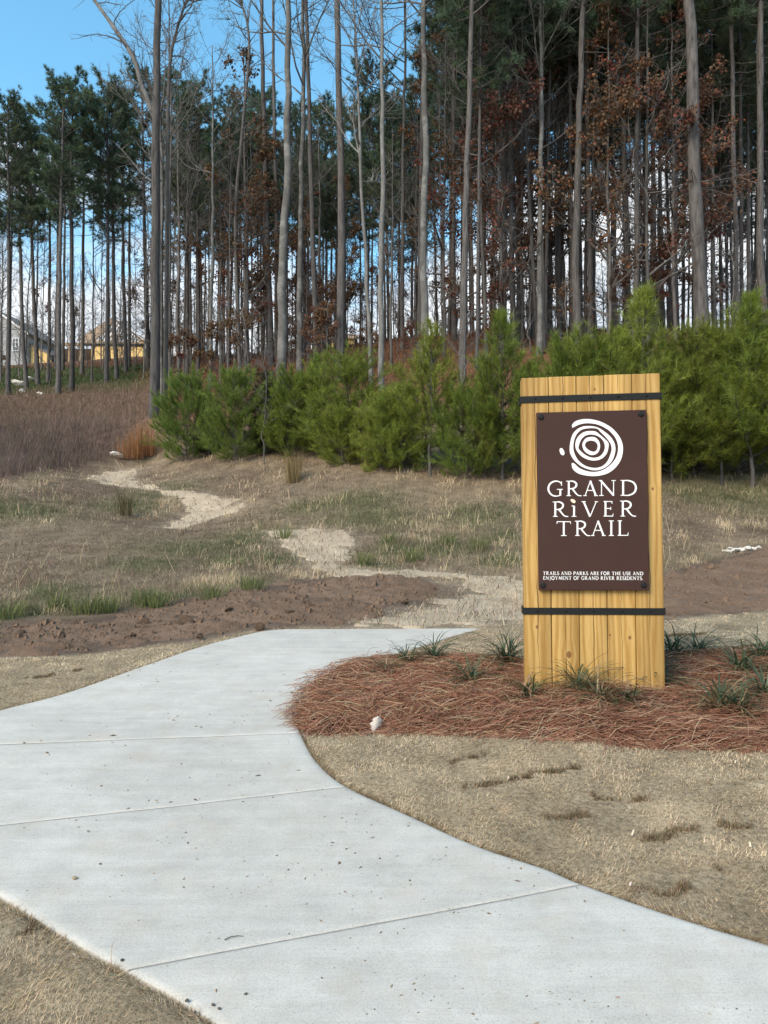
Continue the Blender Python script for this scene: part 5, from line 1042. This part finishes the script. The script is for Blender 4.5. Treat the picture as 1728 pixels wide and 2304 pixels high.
def serif(x, y, w=0.15): return ([(x - w, y), (x + w, y)], t_ * 0.9, t_ * 0.9)
GL = {
 'G': (0.95, [([(.93, .76), (.84, .91), (.62, .99), (.36, .95), (.14, .78), (.05, .5), (.13, .24), (.34, .05), (.6, 0.01), (.86, .07)], t_, t_, T_), ([(.84, .05), (.84, .44)], T_, T_), ([(.62, .45), (1.0, .45)], t_, t_), ([(.92, .70), (.92, .97)], t_, t_)]),
 'R': (0.82, [([(.17, 0), (.17, 1)], T_, T_), serif(.17, .02), serif(.1, .98, .1), ([(.17, .97), (.42, .98), (.63, .88), (.68, .73), (.6, .57), (.42, .49), (.17, .48)], t_, t_, T_), ([(.40, .49), (.68, .14), (.84, .03), (1.02, .02)], T_, t_)]),
 'A': (0.9, [([(.12, 0), (.49, 1)], t_, t_), ([(.47, 1), (.86, 0)], T_, T_), ([(.25, .36), (.72, .36)], t_, t_), serif(.12, .02, .12), serif(.87, .02, .13)]),
 'N': (0.95, [([(.15, 0), (.15, .96)], t_, t_), ([(.10, .98), (.88, .03)], T_, T_), ([(.88, 0), (.88, 1)], t_, t_), serif(.15, .02, .13), serif(.88, .98, .13), serif(.07, .98, .08)]),
 'D': (0.95, [([(.15, 0), (.15, 1)], T_, T_), ([(.15, .97), (.48, .97), (.8, .83), (.93, .52), (.82, .2), (.5, .03), (.15, .03)], t_, t_, T_), serif(.13, .02, .13), serif(.10, .98, .10)]),
 'I': (0.34, [([(.5, 0), (.5, 1)], T_, T_), serif(.5, .02, .45), serif(.5, .98, .45)]),
 'V': (0.9, [([(.12, 1), (.52, 0)], T_, T_), ([(.52, 0), (.9, 1)], t_, t_), serif(.13, .98, .13), serif(.9, .98, .1)]),
 'E': (0.6, [([(.2, 0), (.2, 1)], T_, T_), ([(.0, .97), (.9, .97)], t_, t_), ([(.2, .52), (.75, .52)], t_, t_), ([(0, .03), (.98, .03)], t_, t_), ([(.9, .98), (.88, .82)], t_, t_ * .6), ([(.96, .02), (1.0, .2)], t_, t_ * .6), ([(.75, .62), (.75, .42)], t_ * .8, t_ * .8)]),
 'F': (0.55, [([(.2, 0), (.2, 1)], T_, T_), ([(.0, .97), (.95, .97)], t_, t_), ([(.2, .52), (.75, .52)], t_, t_), serif(.2, .02, .2), ([(.95, .98), (.92, .8)], t_, t_ * .6)]),
 'T': (0.8, [([(.5, 0), (.5, .97)], T_, T_), ([(.02, .96), (.98, .96)], t_, t_), ([(.03, .98), (.0, .8)], t_, t_ * .6), ([(.97, .98), (1.0, .8)], t_, t_ * .6), serif(.5, .02, .2)]),
 'L': (0.6, [([(.2, 0), (.2, 1)], T_, T_), ([(0, .03), (.96, .03)], t_, t_), ([(.95, .02), (1.0, .22)], t_, t_ * .6), serif(.2, .98, .2)]),
 'S': (0.55, [([(.9, .82), (.7, .97), (.4, .98), (.15, .8), (.25, .6), (.55, .47), (.85, .32), (.85, .12), (.55, .01), (.25, .04), (.08, .18)], t_, t_, T_)]),
 'P': (0.65, [([(.2, 0), (.2, 1)], T_, T_), ([(.2, .97), (.6, .97), (.88, .84), (.88, .65), (.6, .48), (.2, .47)], t_, t_, T_), serif(.2, .02, .2)]),
 'K': (0.85, [([(.17, 0), (.17, 1)], T_, T_), ([(.8, 1), (.2, .5)], t_, t_), ([(.35, .58), (.95, 0)], T_, T_), serif(.17, .02), serif(.17, .98)]),
 'O': (1.0, [([(.5, .99), (.2, .88), (.06, .5), (.2, .12), (.5, .01), (.8, .12), (.94, .5), (.8, .88), (.5, .99)], T_, T_)]),
 'H': (0.9, [([(.17, 0), (.17, 1)], T_, T_), ([(.83, 0), (.83, 1)], T_, T_), ([(.17, .52), (.83, .52)], t_, t_)]),
 'U': (0.85, [([(.15, 1), (.15, .3), (.3, .05), (.5, .01), (.7, .05), (.85, .3), (.85, 1)], T_, t_)]),
 'J': (0.4, [([(.6, 1), (.6, .0), (.4, -.18), (.05, -.2)], T_, t_)]),
 'Y': (0.85, [([(.1, 1), (.5, .5)], T_, T_), ([(.92, 1), (.5, .5)], t_, t_), ([(.5, .52), (.5, 0)], T_, T_)]),
 'M': (1.1, [([(.12, 0), (.2, 1)], t_, t_), ([(.2, 1), (.5, .08)], T_, T_), ([(.5, .08), (.8, 1)], t_, t_), ([(.8, 1), (.9, 0)], T_, T_)]),
 '.': (0.25, [([(.3, .06), (.6, .06)], .12, .12)]), 'i': (0.34, [([(.5, 0), (.5, .72)], T_, T_), serif(.5, .02, .45), ([(.05, .71), (.5, .71)], t_, t_)])}
def glyph(mb, ch, x0, x1, yb, yt, bold=1.0):
    """yb, yt: baseline and cap line in photograph pixels"""
    for st in GL[ch][1]:
        P = np.array(st[0], float); 
        if len(P) > 2: P = resample(catmull(P, 5), 26)
        else: P = resample(P, 2)
        p = np.c_[x0 + P[:, 0] * (x1 - x0), yb + (yt - yb) * P[:, 1]]; H = abs(yt - yb); n = len(p); s = np.linspace(0, 1, n)
        w = st[1] + (st[2] - st[1]) * s
        if len(st) > 3: w = w + (st[3] - w) * np.sin(pi * s) ** 1.3
        w = w * H * bold / 2; d = np.gradient(p, axis=0); d /= np.linalg.norm(d, axis=1)[:, None] + 1e-9; nn = np.c_[-d[:, 1], d[:, 0]]
        ribbon_mesh(mb, p + nn * w[:, None], p - nn * w[:, None])
def zt(v): return v * 260 / 1659
def word(letters, name):
    for ch, a, b, yb, yt in letters:
        mb = MB(); glyph(mb, ch, 1200 + zt(a), 1200 + zt(b), 1070 + zt(yb), 1070 + zt(yt), 0.9); mb.obj('letter', M['white'], panel)
word([('G', 165, 385, 285, 65), ('R', 435, 650, 280, 62), ('A', 680, 890, 278, 58), ('N', 905, 1140, 275, 50), ('D', 1212, 1445, 272, 48)], 'lettering')
w2 = word([('R', 240, 460, 580, 362), ('i', 510, 585, 578, 360), ('V', 655, 890, 576, 356), ('E', 970, 1105, 573, 350), ('R', 1205, 1425, 570, 345)], 'lettering')
word([('T', 300, 500, 855, 642), ('R', 560, 775, 853, 638), ('A', 790, 1000, 851, 634), ('I', 1040, 1118, 850, 630), ('L', 1170, 1320, 848, 628)], 'lettering')
dt = np.array([(505, 325), (545, 330), (568, 355), (560, 380), (530, 378), (500, 350)], float); dt = np.c_[1200 + zt(dt[:, 0]), 1070 + zt(dt[:, 1])]; dt = polar(dt, dt.mean(0), 30); cc = dt.mean(0)
mb = MB(); ribbon_mesh(mb, dt, cc + (dt - cc) * 0.02); mb.obj('letter_dot', M['cream'], panel)
def small(text, x0, x1, yb, yt):
    wid = [0.42 if ch == ' ' else GL[ch][0] * 0.92 + 0.16 for ch in text]; tot = sum(wid); mb = MB(); x = x0
    for ch, w in zip(text, wid):
        w = w / tot * (x1 - x0)
        if ch != ' ':
            f = (x - x0) / (x1 - x0); glyph(mb, ch, 1200 + zt(x + w * 0.06), 1200 + zt(x + w * 0.88), 1070 + zt(yb - 8 * f), 1070 + zt(yt - 8 * f), 1.35)
        x += w
    mb.obj('lettering', M['white'], panel)['kind'] = 'stuff'
small('TRAILS AND PARKS ARE FOR THE USE AND', 100, 1535, 1418, 1370)
small('ENJOYMENT OF GRAND RIVER RESIDENTS.', 102, 1535, 1486, 1438)

# ------------------------------------------------------------------ stones, clods, litter
def lump(seed, n=2, squash=0.7, rough=0.25):
    import bmesh
    r = np.random.default_rng(seed); bm = bmesh.new(); bmesh.ops.create_icosphere(bm, subdivisions=n, radius=1.0); ph = r.uniform(0, 6, (4, 3)); fr = r.uniform(1.2, 3.2, (4, 3))
    for v in bm.verts:
        p = np.array(v.co); k_ = 1 + rough * sum(np.sin(fr[i] @ p * 1.0 + ph[i, 0]) for i in range(4)) / 2; v.co = Vector(p * k_ * [1, 1, squash])
    me = bpy.data.meshes.new('lump'); bm.to_mesh(me); bm.free(); return me
def lumpset(mats, n, squash, rough, sub=2, smoothf=False):
    o_ = []
    for i in range(n):
        me = lump(100 + i * 7 + int(squash * 100), sub, squash, rough); me.materials.append(mats); me.polygons.foreach_set('use_smooth', np.full(len(me.polygons), smoothf)); o_.append(me)
    return o_
CL = lumpset(M['soil'], 4, 0.65, 0.35, 3, False); RK = lumpset(M['rock'], 4, 0.6, 0.3); PB = lumpset(M['pebble'], 3, 0.7, 0.2)
def put(name, me, p, s, rz, label, cat, group=None):
    o = mkobj(name, me); o.location = p; o.scale = (s, s * 0.85, s); o.rotation_euler.z = rz; tag(o, label, cat, group); return o
def soilh(x, y):
    d = polydist(Z_DIRT, np.array([x]), np.array([y])); return gz(x, y) + 0.10
mb = MB()
for zp, n_, lo in ((Z_DIRT, 4500, 0.025), (Z_DIRT2, 2600, 0.05)):
    a = rng.uniform(zp.min(0), zp.max(0), (n_, 2)); x, y = a[:, 0], a[:, 1]; d = polydist(zp, x, y); d = np.where(inpoly(zp, x, y), d, -d) + (fbm(x * 2.2, y * 2.2, 5) - 0.5) * 0.28; k_ = (d > 0.02) & ~inpoly(WALK, x, y); x, y, d = x[k_], y[k_], d[k_]; n = len(x)
    z = ground(x, y) + soilz(lo)(x, y, d); s = rng.gamma(1.5, 0.009, n) + 0.006; a = rng.uniform(0, 6.28, n)
    V = np.stack([np.stack([x + s * np.cos(a + k * 1.5708) * rng.uniform(0.7, 1.3, n), y + s * np.sin(a + k * 1.5708) * rng.uniform(0.7, 1.3, n), z - s * 0.3], -1) for k in range(4)] + [np.stack([x + s * 0.4 * np.cos(a + k * 1.5708 + .4), y + s * 0.5 * np.sin(a + k * 1.5708 + .4), z + s * rng.uniform(0.4, 0.9, n)], -1) for k in range(4)], 1).reshape(-1, 3)
    f = np.array([(0, 1, 5, 4), (1, 2, 6, 5), (2, 3, 7, 6), (3, 0, 4, 7), (4, 5, 6, 7)]); mb.add(V, (np.arange(n)[:, None, None] * 8 + f[None]).reshape(-1, 4))
o = mb.obj('soil_crumbs', M['soil']); tag(o, 'loose crumbs of brown soil on the bank and the raked strip', 'soil', kind='stuff')
b = hit(413, 1412, 5); put('dirt_clod', CL[0], (b[0], b[1], b[2] + 0.045), 0.10, 0, 'largest dark dirt clod on the soil bank', 'dirt clod', 'clods on the soil bank')
for i, (px, py, s) in enumerate([(322, 1408, 0.06), (648, 1388, 0.07), (515, 1380, 0.045), (570, 1375, 0.04), (585, 1418, 0.05), (50, 1430, 0.04), (700, 1370, 0.05), (760, 1392, 0.045), (450, 1440, 0.035), (210, 1418, 0.04), (850, 1340, 0.05), (790, 1358, 0.045), (140, 1440, 0.035), (910, 1362, 0.04), (300, 1440, 0.03)]):
    b = hit(px, py, 5); put('dirt_clod', CL[i % 4], (b[0], b[1], b[2] + 0.035), s, i, 'small dirt clod on the turned soil bank', 'dirt clod', 'clods on the soil bank')
for i, (px, py, s) in enumerate([(1636, 1244, 0.07), (1652, 1243, 0.08), (1668, 1241, 0.06), (1682, 1238, 0.08), (1698, 1236, 0.05), (1644, 1238, 0.05), (1708, 1233, 0.04)]):
    b = hit(px, py, 8); put('white_stone', RK[i % 4], (b[0], b[1], b[2] + s * 0.3), s * 1.05, i * 1.3, 'white stone in the little row above the raked soil', 'stone', 'row of white stones')
b = hit(262, 1032, 12); put('white_stone', RK[1], (b[0], b[1], b[2] + 0.1), 0.2, 0.3, 'single white boulder at the far bend of the footpath', 'stone')
for i, (px, py, s) in enumerate([(44, 868, 0.34), (68, 858, 0.26), (50, 884, 0.2), (90, 888, 0.15)]):
    b = hit(px, py, 25); put('white_stone', RK[i % 4], (b[0], b[1], b[2] + s * 0.4), s, i, 'pale rock among the feet of the thin stand of pines', 'stone', 'pale rocks under the thin stand')
for px, py, s in [(274, 2162, 0.006), (420, 2254, 0.007), (480, 2263, 0.006), (493, 2271, 0.005), (438, 2280, 0.006), (553, 2238, 0.005)]:
    q = onplane(px, py); put('pebble', PB[int(px) % 3], (q[0], q[1], plane(q[1]) + s * 0.6), s, px, 'tiny dark pebble on the near end of the concrete walk', 'pebble', 'dark pebbles on the concrete')
q = onplane(168, 1978); o = put('pebble', lumpset(M['tanpebble'], 1, 0.5, 0.1)[0], (q[0], q[1], plane(q[1]) + 0.006), 0.011, 0.2, 'tan oval pebble on the concrete near the left turf', 'pebble')
# twig and stalks
q = onplane(527, 2110); mb = MB(); tube(mb, np.array([(-0.030, -0.02, 0.004), (-0.012, -0.004, 0.006), (0.012, 0.003, 0.006), (0.032, 0.004, 0.004)]), [0.0022, 0.0016, 0.0014, 0.001], 6); o = mb.obj('twig', M['pebble']); o.location = (q[0], q[1], plane(q[1])); tag(o, 'small curved dark twig lying on the concrete', 'twig')
b = hit(250, 2180); mb = MB(); tube(mb, np.array([(0, 0, -0.01), (-0.008, 0.02, 0.03), (-0.008, 0.03, 0.06), (0.004, 0.03, 0.085)]), [0.0012, 0.001, 0.0009, 0.0005], 5); o = mb.obj('grass_stalk', M['lumber']); o.location = b; tag(o, 'single bent straw standing at the left turf edge', 'straw')
# pale curled leaf at the edge of the straw
b = hit(845, 1650, 3); r = np.random.default_rng(4); U, Vv = np.meshgrid(np.linspace(-1, 1, 9), np.linspace(0, 1, 12)); wl = np.sin(pi * np.clip(Vv, 0.02, 0.98)) ** 0.7 * 0.022 * (1 + 0.25 * np.sin(Vv * 19 + U))
lx = U * wl + 0.02 * (Vv - 0.4); ly = 0.9 * np.abs(U) ** 2 * wl - 0.01 * Vv; lz = Vv * 0.10; lx = lx * 1.5; idx = np.arange(U.size).reshape(U.shape)
mb = MB(); mb.add(np.stack([lx.ravel(), ly.ravel(), lz.ravel()], -1), np.stack([idx[:-1, :-1], idx[:-1, 1:], idx[1:, 1:], idx[1:, :-1]], -1).reshape(-1, 4)); o = mb.obj('dry_leaf', m_plain('pale_dead_leaf', (0.50, 0.46, 0.42), 0.8, 90, 0.2), smooth=True)
o.location = (b[0], b[1], float(bedz(np.array([b[0]]), np.array([b[1]]))[0]) + 0.012); tag(o, 'pale curled dead leaf on the front edge of the straw bed', 'leaf')
# crumbs of soil and straw on the concrete
mb = MB(); x, y = sample(9000, 2.1, 7.4, 0.55); dw = polydist(WALK, x, y); k_ = inpoly(WALK, x, y) & (dw > 0.03); x, y = x[k_], y[k_]; k_ = rng.random(len(x)) < 0.3 * smooth(0.45, 0.72, fbm(x * 2.2, y * 2.2 + 7, 4)) + 0.02; x, y = x[k_], y[k_]; n = len(x)
s = rng.gamma(1.5, 0.0012, n) * np.clip(y / 4, 0.7, 1.7) + 0.0012; a = rng.uniform(0, 6.28, n); st_ = rng.uniform(1.0, 3.2, n); zc = plane(y) + (fbm(x * 1.1, y * 1.1, 3) - 0.5) * 0.012
dx_, dy_ = np.cos(a) * s * st_, np.sin(a) * s * st_; ex, ey = -np.sin(a) * s, np.cos(a) * s
V = np.stack([np.stack([x - dx_, y - dy_, zc + 0.0005], -1), np.stack([x + ex, y + ey, zc + 0.0005], -1), np.stack([x + dx_, y + dy_, zc + 0.0005], -1), np.stack([x - ex, y - ey, zc + 0.0005], -1), np.stack([x, y, zc + s * 0.9], -1)], 1).reshape(-1, 3)
f = np.array([(0, 3, 4), (3, 2, 4), (2, 1, 4), (1, 0, 4)]); c = cvar((0.26, 0.195, 0.13), n, 0.55); mb.add(V, None, (np.arange(n)[:, None, None] * 5 + f[None]).reshape(-1, 3), col=np.repeat(c, 5, 0))
o = mb.obj('crumbs', M['grass'], colour=True); tag(o, 'scattered crumbs of soil and straw on the concrete walk', 'debris', kind='stuff')
